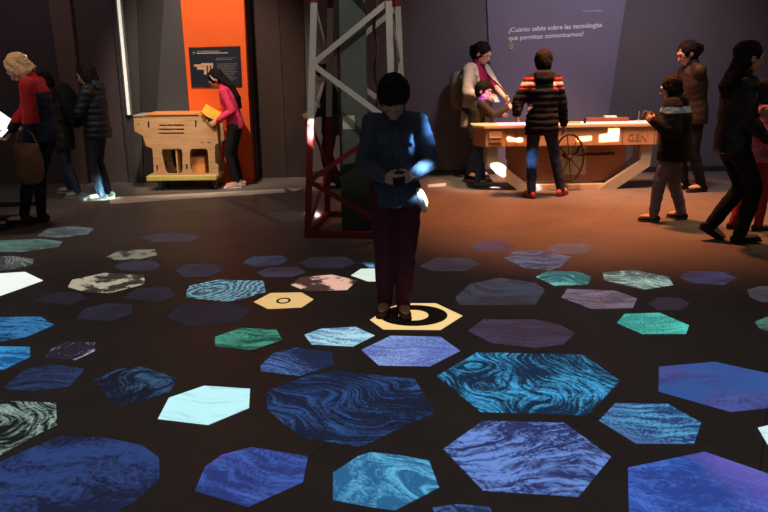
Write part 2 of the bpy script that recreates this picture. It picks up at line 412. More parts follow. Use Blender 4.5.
# ------------------------------------------------------------------ projected floor pictures: thin panels, the projector light put into their glow
def projection_material(i, c1, c2, strength, style, scale, ang, third):
    m = bpy.data.materials.new('projected_picture'); m.use_nodes = True
    nt = m.node_tree; L = nt.links.new; b = nt.nodes['Principled BSDF']
    b.inputs['Roughness'].default_value = 0.6; b.inputs['Base Color'].default_value = (0.05, 0.045, 0.042, 1); b.inputs['Specular IOR Level'].default_value = 0.2
    def N(t, **k):
        n = nt.nodes.new(t)
        for a, v in k.items(): n.inputs[a].default_value = v
        return n
    def math_(op, a, bb=None, c=None):
        n = nt.nodes.new('ShaderNodeMath'); n.operation = op
        for j, v in enumerate((a, bb, c)):
            if v is None: continue
            if isinstance(v, (int, float)): n.inputs[j].default_value = v
            else: L(v, n.inputs[j])
        return n.outputs[0]
    tc = N('ShaderNodeTexCoord')
    mp = N('ShaderNodeMapping'); mp.inputs['Rotation'].default_value = (0, 0, R(ang)); mp.inputs['Location'].default_value = (i * 3.71, i * 1.93, i * 0.37)
    L(tc.outputs['Object'], mp.inputs[0])
    warp = N('ShaderNodeTexNoise', Scale=2.6, Detail=2.0); L(mp.outputs[0], warp.inputs['Vector'])
    add = nt.nodes.new('ShaderNodeMix'); add.data_type = 'VECTOR'; add.blend_type = 'MIX' if hasattr(add, 'blend_type') else 'MIX'
    vm = nt.nodes.new('ShaderNodeVectorMath'); vm.operation = 'MULTIPLY_ADD'
    L(warp.outputs['Color'], vm.inputs[0]); vm.inputs[1].default_value = (0.35, 0.35, 0.0); L(mp.outputs[0], vm.inputs[2])
    nt.nodes.remove(add)
    st = N('ShaderNodeMapping'); st.inputs['Scale'].default_value = (scale * 1.1, scale * 7.5, 1); L(vm.outputs[0], st.inputs[0])
    n1 = N('ShaderNodeTexNoise', Scale=3.0, Detail=5.0, Roughness=0.65); L(st.outputs[0], n1.inputs['Vector'])
    fine = N('ShaderNodeTexNoise', Scale=60.0, Detail=4.0); L(vm.outputs[0], fine.inputs['Vector'])
    if style == 'swirl':
        w2 = N('ShaderNodeTexNoise', Scale=1.5, Detail=1.5); L(mp.outputs[0], w2.inputs['Vector'])
        v2 = nt.nodes.new('ShaderNodeVectorMath'); v2.operation = 'MULTIPLY_ADD'
        L(w2.outputs['Color'], v2.inputs[0]); v2.inputs[1].default_value = (1.5, 1.5, 0.0); L(mp.outputs[0], v2.inputs[2])
        s2_ = N('ShaderNodeMapping'); s2_.inputs['Scale'].default_value = (1.3, 13.0, 1); L(v2.outputs[0], s2_.inputs[0])
        n3 = N('ShaderNodeTexNoise', Scale=3.0, Detail=5.0, Roughness=0.72); L(s2_.outputs[0], n3.inputs['Vector'])
        lo = N('ShaderNodeTexNoise', Scale=2.4, Detail=1.0); L(mp.outputs[0], lo.inputs['Vector'])
        f = math_('ADD', math_('MULTIPLY_ADD', fine.outputs['Fac'], 0.25, math_('MULTIPLY', n3.outputs['Fac'], 0.75)), math_('MULTIPLY_ADD', lo.outputs['Fac'], 0.35, -0.175))
        lo_, hi_ = 0.48, 0.63
    elif style == 'rings':
        lo = N('ShaderNodeTexNoise', Scale=1.5 * scale ** 0.3, Detail=0.6); L(mp.outputs[0], lo.inputs['Vector'])
        sn = math_('SINE', math_('MULTIPLY_ADD', lo.outputs['Fac'], 300.0 * scale, math_('MULTIPLY', n1.outputs['Fac'], 9.0)))
        f = math_('MULTIPLY_ADD', sn, 0.1, math_('MULTIPLY_ADD', fine.outputs['Fac'], 0.9, 0.07))
        lo_, hi_ = 0.42, 0.66
    elif style == 'chalk':
        f = math_('MULTIPLY_ADD', fine.outputs['Fac'], 0.35, math_('MULTIPLY', n1.outputs['Fac'], 0.65)); lo_, hi_ = 0.43, 0.56
        bg_ = N('ShaderNodeTexNoise', Scale=2.2, Detail=1.0); L(mp.outputs[0], bg_.inputs['Vector']); f = math_('ADD', f, math_('MULTIPLY_ADD', bg_.outputs['Fac'], 0.2, -0.11))
    elif style == 'mottled':
        f = math_('MULTIPLY_ADD', fine.outputs['Fac'], 0.5, math_('MULTIPLY', n1.outputs['Fac'], 0.5)); lo_, hi_ = 0.4, 0.6
        bg_ = N('ShaderNodeTexNoise', Scale=2.6, Detail=1.0); L(mp.outputs[0], bg_.inputs['Vector']); f = math_('ADD', f, math_('MULTIPLY_ADD', bg_.outputs['Fac'], 0.5, -0.25))
    elif style == 'blotch':
        bl = N('ShaderNodeTexNoise', Scale=4.5 * scale, Detail=4.0, Roughness=0.6); L(mp.outputs[0], bl.inputs['Vector'])
        f = bl.outputs['Fac']; lo_, hi_ = 0.46, 0.52
    else:
        f = n1.outputs['Fac']; lo_, hi_ = 0.3, 0.46
    rp = N('ShaderNodeValToRGB'); rp.color_ramp.elements[0].position = lo_; rp.color_ramp.elements[1].position = hi_
    rp.color_ramp.elements[0].color = (*c1, 1); rp.color_ramp.elements[1].color = (*c2, 1)
    L(f, rp.inputs[0]); out = rp.outputs[0]
    if third:
        big = N('ShaderNodeTexNoise', Scale=2.2, Detail=1.0); L(mp.outputs[0], big.inputs['Vector'])
        r2 = N('ShaderNodeValToRGB'); r2.color_ramp.elements[0].position = 0.47; r2.color_ramp.elements[1].position = 0.6
        r2.color_ramp.elements[0].color = (0, 0, 0, 1); r2.color_ramp.elements[1].color = (1, 1, 1, 1)
        L(big.outputs['Fac'], r2.inputs[0])
        mx = nt.nodes.new('ShaderNodeMix'); mx.data_type = 'RGBA'; L(math_('MULTIPLY', r2.outputs[0], 0.75), mx.inputs[0]); L(out, mx.inputs[6]); mx.inputs[7].default_value = (*third, 1); out = mx.outputs[2]
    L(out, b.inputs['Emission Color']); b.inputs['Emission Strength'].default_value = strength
    return m

def srgb(*c):
    return tuple(((v / 255) / 12.92 if v <= 10 else (((v / 255) + 0.055) / 1.055) ** 2.4) for v in c)

def projection(i, pts, c1, c2, style, scale, ang, label, third=None, holes=None):
    w = [fl(*p).xy for p in pts]
    cx = sum(p.x for p in w) / len(w); cy = sum(p.y for p in w) / len(w)
    c1, c2 = srgb(*c1), srgb(*c2)
    third = srgb(*third) if third else None
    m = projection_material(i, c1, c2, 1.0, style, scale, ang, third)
    bm = bmesh.new()
    top = [bm.verts.new((p.x - cx, p.y - cy, 0.002)) for p in w]; bot = [bm.verts.new((p.x - cx, p.y - cy, 0)) for p in w]
    bm.faces.new(top); bm.faces.new(bot[::-1])
    for k in range(len(w)): bm.faces.new((top[k], top[(k + 1) % len(w)], bot[(k + 1) % len(w)], bot[k]))
    o = build('hexagon_projection', bm, m, None, (cx, cy, 0))
    return tag(o, label, 'floor projection', 'lit hexagon pictures on the floor')

P = projection
SPEC = [
 # front rows
 ([(437,376),(465,360),(477,352.5),(583,355),(620,381),(587,415.5),(481,412)], (16,40,66), (66,168,224), 'swirl', 0.9, 70, 'largest bright blue hexagon with swirling chalk lines, in front and right of the standing visitor'),
 ([(443.6,449),(483,421),(564,423),(611,457),(578.5,497),(483,490.6)], (40,48,96), (104,140,214), 'chalk', 1.2, -12, 'periwinkle hexagon streaked with slanting lines, directly in front of the largest bright blue one'),
 ([(267,391),(307,376),(337,370.5),(382,376),(414.5,379),(435,413),(406,425),(370,443),(358,446.5),(304,438),(284,424),(267,409)], (18,27,50), (44,80,138), 'swirl', 0.8, 20, 'wide navy blue hexagon with wavy lines, between the white cyan and largest bright blue hexagons'),
 ([(195,491),(205,467),(222,455),(251,447.5),(308,456.5),(303,482),(248,507)], (38,52,112), (62,90,172), 'chalk', 0.7, 30, 'royal blue hexagon with a violet patch, left of the sky blue one at the front', (104,70,158)),
 ([(333,473),(358,456.5),(370,452.5),(400,455.5),(429,461),(439,487.5),(395,510.5),(370,507),(333,500)], (36,96,140), (96,182,224), 'swirl', 0.7, 40, 'sky blue hexagon with curved chalk lines, front row between royal blue and periwinkle ones'),
 ([(-22,475),(0,462),(59,436.5),(104,437.5),(143,446),(159,458),(159.5,480),(134,502),(110,516),(40,540),(-20,530)], (22,28,54), (40,62,116), 'chalk', 0.6, 12, 'very large deep blue hexagon in the front left corner of the floor'),
 ([(628,468),(704.5,452),(768,474),(812,492),(812,535),(640,535),(629,512)], (40,64,140), (66,108,200), 'mottled', 1.0, 20, 'very large cobalt hexagon mottled with violet, in the front right corner', (112,98,190)),
 ([(158,419),(169,398),(204,386),(250,389),(249,408),(208,425)], (150,205,212), (192,246,250), 'solid', 1.0, 10, 'glowing pale cyan white hexagon left of the wide navy blue one'),
 ([(599,420.6),(615.4,403.5),(667.5,404),(701,423),(694,444),(636,443.5)], (36,60,112), (84,160,204), 'chalk', 1.0, 8, 'mid blue hexagon with wavy light streaks, right of the largest bright blue one', (64,74,136)),
 ([(659,367),(714.6,362),(768,373.5),(790,384),(790,398),(768,408),(731,412),(658.5,391.5)], (52,58,108), (72,82,150), 'mottled', 0.7, 0, 'large muted indigo hexagon at the right edge, behind the cobalt corner one', (48,84,150)),
 ([(758,428),(775,424),(800,430),(797,446),(768,445)], (140,190,190), (210,240,240), 'solid', 1.0, 0, 'sliver of a bright white hexagon cut off in front of the indigo one'),
 ([(432,508),(456,504.5),(489,507),(496,520),(440,522)], (26,42,78), (74,106,168), 'chalk', 1.2, 0, 'thin sliver of a blue hexagon at the very bottom, between sky blue and periwinkle ones'),
 # left side
 ([(-25,403),(0,401),(56,403),(57,425),(40,433),(0,455),(-25,462)], (14,20,22), (150,176,166), 'swirl', 0.5, 50, 'black hexagon covered in curling pale green chalk lines, behind the deep blue corner one'),
 ([(4,388),(24,370),(50,364),(85,369),(70,386),(30,392)], (24,28,48), (40,56,92), 'chalk', 1.0, -10, 'dim navy hexagon behind the black one with curling chalk lines'),
 ([(93,380),(118,369.5),(142,367),(177,378),(170,392),(120,407),(108,398)], (17,22,38), (54,92,128), 'swirl', 0.6, 30, 'dark slate blue hexagon with faint arcs, left of the pale cyan white one'),
 ([(-20,350),(0,346.5),(30,347),(30,357),(4,369.5),(-20,373)], (26,76,130), (54,146,204), 'chalk', 0.8, 10, 'bright azure hexagon cut by the left edge, in front of the long steel blue one'),
 ([(-15,325),(0,317.5),(40,316.5),(54,325),(26,337),(0,341.5),(-15,341)], (20,46,78), (52,122,176), 'chalk', 1.0, 8, 'long steel blue hexagon at the left edge behind the bright azure one'),
 ([(45,358),(52,349),(68,342),(95,342.5),(95,351),(75,360)], (34,30,44), (196,190,216), 'swirl', 0.8, 60, 'small hexagon scribbled densely with whitish chalk, right of the steel blue one'),
 ([(-25,277),(0,273.6),(25,272),(43,280.6),(17,290),(-3,297),(-25,296)], (205,225,218), (246,250,244), 'solid', 1.0, 0, 'brilliant white hexagon cut by the left edge'),
 ([(68,287),(72,280),(105,273),(144,275),(145,284),(110,293),(85,292)], (50,46,42), (172,160,140), 'blotch', 1.2, 10, 'beige hexagon with torn dark blotches, right of the brilliant white one'),
 ([(76,319),(84,309),(108,303),(132,305),(132,314),(112,321)], (32,31,44), (42,41,60), 'mottled', 1.0, 0, 'dim indigo hexagon in front of the beige blotched one'),
 ([(35,301),(50,293),(78,292),(86,298),(70,305)], (32,28,36), (36,33,46), 'mottled', 1.0, 0, 'barely visible plum hexagon between the white and the steel blue ones'),
 ([(123,298),(138,288),(170,287),(176,296),(158,302)], (32,28,34), (38,35,48), 'mottled', 1.0, 0, 'barely visible plum hexagon right of the beige blotched one'),
 ([(165,318),(182,304),(228,303),(250,309),(238,323),(190,326)], (28,26,31), (33,33,46), 'mottled', 1.0, 0, 'barely visible blue black hexagon behind the green one'),
 ([(114,266),(128,261),(154,261),(161,266),(150,271),(122,271)], (36,34,42), (46,48,62), 'mottled', 1.0, 0, 'dim slate hexagon just behind the beige blotched one'),
 ([(107,257),(116,252),(134,250),(155,249.5),(157,255),(140,259),(115,260)], (56,48,44), (120,116,104), 'blotch', 1.6, 0, 'small grey beige scribbled hexagon, second from the back at left'),
 ([(141,238),(156,234),(184,233),(200,236.5),(190,241.5),(156,242)], (48,38,40), (58,60,74), 'chalk', 1.0, 0, 'thin slate blue hexagon farthest back at left of the tower'),
 ([(37,236),(48,229),(75,226),(94,228.5),(88,234),(60,238)], (60,62,62), (92,112,112), 'chalk', 1.0, 10, 'grey teal hexagon just in front of the boots of the blonde visitor'),
 ([(-16,243),(0,240.5),(40,239),(63,241.5),(58,247),(20,252),(-12,252)], (54,64,60), (84,118,108), 'chalk', 1.0, 8, 'dull green hexagon, second in front of the blonde visitor'),
 ([(-15,258),(10,256),(34,259),(32,265),(10,270),(-15,271)], (46,50,50), (120,128,122), 'swirl', 0.9, 40, 'grey hexagon with curled lines at the left edge, behind the brilliant white one'),
 # middle
 ([(186,292),(190,285.5),(218,280),(263.5,281),(265.5,292),(230,302),(187,297.6)], (32,50,66), (124,172,188), 'rings', 0.75, 35, 'slate blue hexagon with fingerprint-like pale rings, left of the tan one'),
 ([(243,262.5),(253,256.6),(282.5,255.7),(288,259.5),(279.5,265),(253,267)], (36,34,44), (52,58,80), 'mottled', 1.0, 0, 'small dim blue hexagon behind the small mauve one near the tower'),
 ([(256.7,272.7),(268,267.5),(297,267),(306.5,272),(291,277),(265,277)], (42,36,44), (62,54,72), 'mottled', 1.0, 0, 'small dim mauve hexagon behind the pink beige and tan ones'),
 ([(290.7,285),(300,277.7),(332,274.8),(357,280.6),(347,290),(306,291)], (70,48,46), (228,178,158), 'blotch', 1.0, 30, 'pink beige hexagon with dark blotches, right behind the tan one'),
 ([(351,275.5),(361,269),(398,268),(402,273),(392,281),(368,281.5)], (150,180,170), (222,238,222), 'solid', 1.0, 0, 'bright greenish white hexagon partly behind the legs of the standing visitor'),
 ([(215,346),(215,337),(241.5,328),(276.6,330),(282,340),(251.7,350)], (22,66,60), (66,146,124), 'chalk', 0.9, 20, 'green hexagon in front of the tan one'),
 ([(304.5,335),(320.6,329),(355.7,327),(374.7,335.7),(352.8,346.5),(311.8,344.5)], (84,132,166), (176,220,238), 'chalk', 0.9, 15, 'pale ice blue hexagon with streaks, left of the lavender one'),
 ([(260.5,366),(273.7,353),(297,348),(332,352),(333.7,365),(298.7,376),(261,371)], (26,36,66), (74,110,170), 'swirl', 0.8, 20, 'dusky blue hexagon with wavy lines, between the green and wide navy ones'),
 ([(361.5,350),(390.7,336),(440.5,337),(460,351),(430,366.4),(379,365.5)], (82,100,170), (142,164,222), 'mottled', 1.0, 20, 'lavender blue hexagon just in front of the ringed yellow one'),
 ([(468,331),(483,319.6),(536,319.6),(560,325),(575,333),(563,344.5),(536,348),(492,343)], (54,40,50), (66,56,82), 'mottled', 1.0, 5, 'muted violet hexagon behind the largest bright blue one'),
 ([(455,298),(470,284),(500,278),(536,283),(545,290),(535,305),(460,305)], (46,38,42), (62,66,80), 'swirl', 0.8, 10, 'dim slate hexagon right of the knees of the standing visitor', None),
 ([(504,258),(515,251),(541.5,250.7),(571,257),(560,267),(550,270),(524,268)], (52,50,64), (88,100,124), 'chalk', 1.0, -12, 'grey blue hexagon behind the small teal one with swirls'),
 ([(536,277),(547.4,271),(577.6,272),(591,277),(588,284.5),(555,286)], (36,90,92), (128,206,196), 'swirl', 0.9, 30, 'small teal hexagon with pale swirls, left of the grey white scribbled one'),
 ([(603,272.7),(633,270),(668.4,277),(673.4,285),(643.5,289.7),(604,280)], (70,84,82), (176,204,194), 'swirl', 0.9, 45, 'grey white hexagon scribbled with wavy lines, right of the small teal one with swirls'),
 ([(561.5,297.6),(567,289),(615.7,291),(636.8,298.5),(633,308),(592,309)], (78,62,72), (122,104,122), 'chalk', 0.8, 5, 'dusty mauve hexagon behind the plain turquoise one'),
 ([(617,323),(624.5,314),(659.6,313),(689,325.5),(686,334),(642,334)], (52,140,130), (84,200,184), 'chalk', 0.5, -12, 'plain bright turquoise hexagon behind the indigo one'),
 ([(679,277),(688,271.5),(722,272),(737,278),(724,285),(692,283)], (46,38,50), (54,58,96), 'mottled', 1.0, 0, 'dim blue hexagon right of the grey white scribbled one'),
 ([(648,304),(658,297.5),(680,298),(690,304),(680,310),(658,310)], (44,36,42), (52,44,58), 'mottled', 1.0, 0, 'barely visible plum hexagon right of the dusty mauve one'),
 ([(747,290),(762,286),(790,290),(790,302),(762,302),(750,297)], (50,44,46), (68,64,72), 'mottled', 1.0, 0, 'dim grey hexagon cut by the right edge, behind the small green one'),
 ([(755,322),(768,316.7),(795,320),(795,330),(768,331.5),(759,328)], (44,70,64), (84,130,114), 'mottled', 1.0, 0, 'small dull green hexagon cut by the right edge'),
 ([(472,246),(482,241),(503,241),(514,246),(507,252),(478,251)], (66,46,50), (70,58,86), 'mottled', 1.0, 0, 'dim violet hexagon farthest back, in line with the long table'),
 ([(545,249),(556,243.5),(584,243.5),(596,248),(586,254),(558,254)], (78,58,54), (98,82,84), 'mottled', 1.0, 0, 'faint rosy grey hexagon farthest back in front of the long table'),
 ([(420,266),(436,258),(468,258),(480,264),(466,271),(432,271)], (44,34,38), (56,50,62), 'mottled', 1.0, 0, 'faint grey plum hexagon behind the dim slate one beside the knees'),
 ([(175,270),(188,264),(214,264),(224,270),(208,277),(184,277)], (38,32,36), (46,50,64), 'chalk', 1.0, 0, 'faint slate hexagon behind the fingerprint ringed one'),
 ([(300,263),(312,257),(346,257),(356,263),(342,268),(310,268)], (34,28,32), (40,42,54), 'chalk', 1.0, 0, 'faint navy hexagon behind the pink beige blotched one'),
]
for i, s in enumerate(SPEC):
    projection(i + 1, *s)

# the two flat yellow ones carry a drawn ring: thing > ring
def ringed(pts, col, label, rings):
    w = [fl(*p).xy for p in pts]
    cx = sum(p.x for p in w) / len(w); cy = sum(p.y for p in w) / len(w)
    bm = bmesh.new()
    top = [bm.verts.new((p.x - cx, p.y - cy, 0.002)) for p in w]; bot = [bm.verts.new((p.x - cx, p.y - cy, 0)) for p in w]
    bm.faces.new(top); bm.faces.new(bot[::-1])
    for k in range(len(w)): bm.faces.new((top[k], top[(k + 1) % len(w)], bot[(k + 1) % len(w)], bot[k]))
    o = build('hexagon_projection', bm, projection_material(90, srgb(*[int(v * .93) for v in col]), srgb(*col), 1.0, 'solid', 0.6, 0, None), None, (cx, cy, 0))
    tag(o, label, 'floor projection', 'lit hexagon pictures on the floor')
    for (x, y, ro_x, ro_y, ri_x, ri_y, ix, c) in rings:
        p = fl(x, y).xy; q = fl(x + ro_x, y).xy; t = fl(x, y - ro_y).xy
        A, B = (q - p).length, abs(t.y - p.y)
        fx, fy = ri_x / ro_x, ri_y / ro_y
        off = (fl(x + ix, y).xy - p)
        bm = bmesh.new(); n = 48
        oo = [Vector((p.x - cx + A * math.cos(2 * PI * k / n), p.y - cy + B * math.sin(2 * PI * k / n))) for k in range(n)]
        ii = [Vector((p.x - cx + off.x + A * fx * math.cos(2 * PI * k / n), p.y - cy + B * fy * math.sin(2 * PI * k / n))) for k in range(n)]
        V = [[bm.verts.new((v.x, v.y, z)) for v in l] for l, z in ((oo, 0.002), (oo, 0.0032), (ii, 0.0032), (ii, 0.002))]
        for a in range(4):
            for k in range(n): bm.faces.new((V[a][k], V[a][(k + 1) % n], V[(a + 1) % 4][(k + 1) % n], V[(a + 1) % 4][k]))
        build('ring', bm, c, o)
DARKRING = mat('unlit_ring', (0.09, 0.07, 0.05), 0.7)
ringed([(370,320),(389,308),(402,303.5),(436,303.5),(462.5,316),(440.5,330),(383.5,329.5)], (250,212,142), 'pale yellow hexagon with a thick dark ring, under the shoes of the standing visitor', [(413.5, 315.5, 34, 10, 15, 5.2, 0, DARKRING)])
ringed([(253.8,302),(270.8,293.2),(301.5,292.6),(313.5,299.5),(301.5,307.5),(268,309)], (228,186,122), 'tan hexagon with a small thin ring at its centre', [(283.5, 301, 7.2, 2.9, 5, 1.9, 0, DARKRING)])
# ------------------------------------------------------------------ tower
WHITEP = mat('white_enamel', (0.5, 0.48, 0.44), 0.6, var=0.08, scale=6); REDP = mat('red_enamel', (0.17, 0.012, 0.01), 0.55, var=0.1, scale=6)
TB = [fl(307.5, 237).xy, None, None, fl(328, 216).xy]                      # front-left, front-right, back-right, back-left
e = (TB[3] - TB[0]); side = Vector((e.y, -e.x)).normalized() * 0.80
TB[3] = TB[0] + e.normalized() * 0.92
TB[1] = TB[0] + side; TB[2] = TB[3] + side
tc_ = (TB[0] + TB[2]) / 2
ax_top = Vector((tc_.x + 0.03, tc_.y))
tw = empty('lattice_tower', (tc_.x, tc_.y, 0))
tag(tw, 'red and white lattice tower model standing behind the visitor in a denim shirt', 'tower')
def leg_at(k, z):
    s = 1 - 0.105 * z
    p = Vector((tc_.x, tc_.y)) + (TB[k] - tc_) * s + (ax_top - tc_) * z / 2.2
    return Vector((p.x - tc_.x, p.y - tc_.y, z))
BANDS = [(0.0, 1.0, REDP), (1.0, 2.0, WHITEP), (2.0, 3.0, REDP)]
for k in range(4):
    up = (leg_at(k, 0) - Vector((0, 0, 0))).normalized()
    bm = bmesh.new()
    for z0, z1, m_ in BANDS:
        bar(bm, leg_at(k, z0), leg_at(k, z1), 0.055, 0.05, (0, 1, 0))
    me = bpy.data.meshes.new('leg'); bmesh.ops.recalc_face_normals(bm, faces=bm.faces); bm.to_mesh(me); bm.free()
    me.materials.append(REDP); me.materials.append(WHITEP)
    paint(me, lambda c: 1 if 1.02 < c.z < 1.98 else 0)
    link_mesh('leg', me, None, tw)
def brace(k, j, z0, z1, m_):
    bm = bmesh.new(); a, b = leg_at(k, z0), leg_at(j, z1)
    nrm = (leg_at(k, 1) + leg_at(j, 1)); nrm.z = 0
    bar(bm, a, b, 0.045, 0.015, nrm); build('brace', bm, m_, tw)
NZ = [0.06, 0.5, 1.0, 1.5, 2.0, 2.5, 3.0]
for k, j, par in ((0, 1, 1), (3, 2, 1), (0, 3, 0), (1, 2, 0)):
    for n in range(6):
        a, b = (k, j) if (n + par) % 2 == 0 else (j, k)
        brace(a, b, NZ[n], NZ[n + 1], WHITEP if 2 <= n < 4 else REDP)
for k, j in ((0, 1), (1, 2), (2, 3), (3, 0)):
    bm = bmesh.new(); bar(bm, leg_at(k, 0.03), leg_at(j, 0.03), 0.05, 0.05); build('base_rail', bm, REDP, tw)
    bm = bmesh.new(); bar(bm, leg_at(k, 3.0), leg_at(j, 3.0), 0.05, 0.05); build('top_rail', bm, REDP, tw)

# grey column inside the tower
cl_ = at(355, 120, 7.15)
col = empty('cable_column', (cl_.x, 7.15, 0))
tag(col, 'tall grey green cabinet column standing inside the lattice tower', 'column')
build('body', bx((-0.115, -0.1, 0.06), (0.115, 0.1, 3.0), 0.006), mat('grey_green_metal', (0.105, 0.12, 0.11), 0.6, var=0.15, scale=4), col)
build('plinth', bx((-0.14, -0.13, 0.0), (0.2, 0.13, 0.62), 0.008), mat('dark_green_metal', (0.03, 0.038, 0.03), 0.6), col)
build('edge_post', bx((-0.14, -0.11, 0.62), (-0.118, -0.08, 3.0)), mat('black_metal', (0.015, 0.015, 0.015), 0.5), col)
build('status_panel', bx((-0.105, -0.108, 0.93), (0.0, -0.101, 1.05), 0.002), mat('pale_label', (0.6, 0.7, 0.55), 0.5), col)
bm = bmesh.new()
for k in range(30): tube(bm, [(0.2 + 0.018 * math.sin(k * 1.3), 0.03, 0.75 + k * 0.08), (0.2 + 0.018 * math.sin(k * 1.3 + 1.3), 0.03, 0.84 + k * 0.08)], 0.014, n=8)
build('cable_bundle', bm, mat('brown_cable', (0.12, 0.06, 0.035), 0.7), col)

# ------------------------------------------------------------------ wooden cart
PLY = wood('birch_plywood', (0.46, 0.27, 0.13), (0.62, 0.4, 0.22)); PLYO = wood('orange_plywood', (0.62, 0.24, 0.07), (0.75, 0.32, 0.1))
PLYY = wood('yellow_plywood', (0.55, 0.5, 0.13), (0.66, 0.6, 0.2))
CY = 9.45
def cp(pts, Y=CY): return [(at(x, y, Y).x, at(x, y, Y).z) for x, y in pts]
cr = empty('wooden_cart', (0, 0, 0))
tag(cr, 'plywood cart with rounded cut-out windows on small casters beside the orange panel', 'cart')
outer = [(133.5,117),(152,114.5),(199,115.5),(207,122),(216,127),(218.5,143),(215,145),(215,163),(218,164.5),(218.5,175),(215.5,180),(150,180.5),(148,176),(154,174),(152.5,148.5),(146,146),(143,136),(134.5,131)]
sc1 = lambda x, y: (130 + x / 4.654, 90 + y / 4.654)
w1 = [sc1(*p) for p in ((150,276),(232,272),(242,280),(244,300),(244,378),(236,388),(178,388),(166,376),(160,350),(148,290))]
w2 = [sc1(*p) for p in ((284,274),(350,272),(361,282),(366,330),(368,380),(360,390),(298,388),(286,376),(279,350),(279,290))]
sl = [[sc1(133, y), sc1(252, y - 1), sc1(252, y + 6), sc1(133, y + 7)] for y in (161, 180, 198)]
vs_ = [[sc1(x, y0), sc1(x + 8, y0), sc1(x + 8, y1), sc1(x, y1)] for x, y0, y1 in ((82, 148, 177), (302, 142, 172), (260, 345, 370), (122, 350, 376))]
hs_ = [[sc1(x, 242), sc1(x + 13, 242), sc1(x + 13, 247), sc1(x, 247)] for x in (330, 361)]
hole = [[sc1(38 + 4 * math.cos(t), 160 + 4 * math.sin(t)) for t in (0, .8, 1.6, 2.4, 3.1, 3.9, 4.7, 5.5)]]
loops = [outer, w1, w2] + sl + vs_ + hs_ + hole
build_side = lambda Y, nm: plate(nm, [[(at(x, y, CY).x, at(x, y, CY).z) for x, y in lp] for lp in loops], Y, 0.018, PLY, cr)
build_side(CY, 'side_panel'); build_side(CY + 0.4, 'side_panel')
xl, xr = at(150, 150, CY).x, at(212, 150, CY).x
zt = at(180, 115, CY).z
build('top_board', bx((xl - 0.02, CY - 0.015, zt), (xr - 0.13, CY + 0.435, zt + 0.022), 0.004), PLYO, cr)
build('end_ledge', bx((at(133.5, 116, CY).x - 0.01, CY - 0.01, zt - 0.012), (xl - 0.022, CY + 0.43, zt + 0.006), 0.004), mat('grey_laminate', (0.36, 0.37, 0.35), 0.5), cr)
M_ = Matrix.Translation((xr - 0.07, CY + 0.2, zt - 0.05)) @ Matrix.Rotation(R(38), 4, 'Y')
build('sloping_board', bx((-0.1, -0.2, 0), (0.12, 0.2, 0.016), 0.003, M_), PLYO, cr)
zb = at(180, 178, CY).z
build('base_board', bx((at(147, 178, CY).x, CY - 0.03, zb - 0.03), (at(217, 178, CY).x, CY + 0.45, zb + 0.035), 0.012), PLYY, cr)
build('inner_divider', bx((xl + 0.3, CY + 0.02, zb + 0.035), (xl + 0.318, CY + 0.4, zt - 0.01)), PLY, cr)
build('shelf', bx((xl + 0.02, CY + 0.02, 0.5), (xr - 0.02, CY + 0.4, 0.516)), PLY, cr)
build('end_board', bx((xr - 0.005, CY + 0.02, zb + 0.035), (xr + 0.012, CY + 0.4, zt - 0.16)), PLYY, cr)
build('inner_box', bx((xr - 0.32, CY + 0.1, zb + 0.035), (xr - 0.12, CY + 0.34, zb + 0.24), 0.01), PLYO, cr)
CAST = mat('caster_rubber', (0.02, 0.03, 0.02), 0.5); GRN = mat('green_caster_metal', (0.05, 0.16, 0.06), 0.4, 0.3)
for cx_ in (xl + 0.08, xr + 0.0):
    for cy_ in (CY + 0.05, CY + 0.36):
        c0 = Vector((cx_, cy_, 0.03))
        bm = bmesh.new(); tube(bm, [c0 - Vector((0.012, 0, 0)), c0 + Vector((0.012, 0, 0))], 0.03, n=18, dome=False)
        w_ = build('caster', bm, CAST, cr, smooth=False)
        bm = bmesh.new(); box(bm, (cx_ - 0.022, cy_ - 0.02, 0.045), (cx_ - 0.016, cy_ + 0.02, zb - 0.03)); box(bm, (cx_ + 0.016, cy_ - 0.02, 0.045), (cx_ + 0.022, cy_ + 0.02, zb - 0.03)); box(bm, (cx_ - 0.022, cy_ - 0.02, zb - 0.038), (cx_ + 0.022, cy_ + 0.02, zb - 0.03))
        build('caster_fork', bm, GRN, w_)
# yellow open box held at the cart's end
yb = empty('yellow_box', at(211, 113, 9.48), 0)
yb.rotation_euler = (R(-8), R(32), R(8))
tag(yb, 'open yellow box tilted over the end of the wooden cart', 'box')
YEL = mat('yellow_painted_wood', (0.85, 0.55, 0.06), 0.6, var=0.08)
bm = bmesh.new()
box(bm, (-0.1, -0.07, 0.05), (0.1, 0.07, 0.062)); box(bm, (-0.1, -0.07, -0.06), (-0.04, 0.07, -0.048)); box(bm, (-0.1, -0.07, -0.06), (0.1, -0.058, 0.05)); box(bm, (-0.1, 0.058, -0.06), (0.1, 0.07, 0.05)); box(bm, (0.09, -0.058, -0.06), (0.102, 0.058, 0.05))
build('shell', bm, YEL, yb)
build('lining', bx((-0.08, -0.056, -0.045), (0.086, 0.056, 0.045)), mat('dark_brown_lining', (0.06, 0.025, 0.015)), yb)

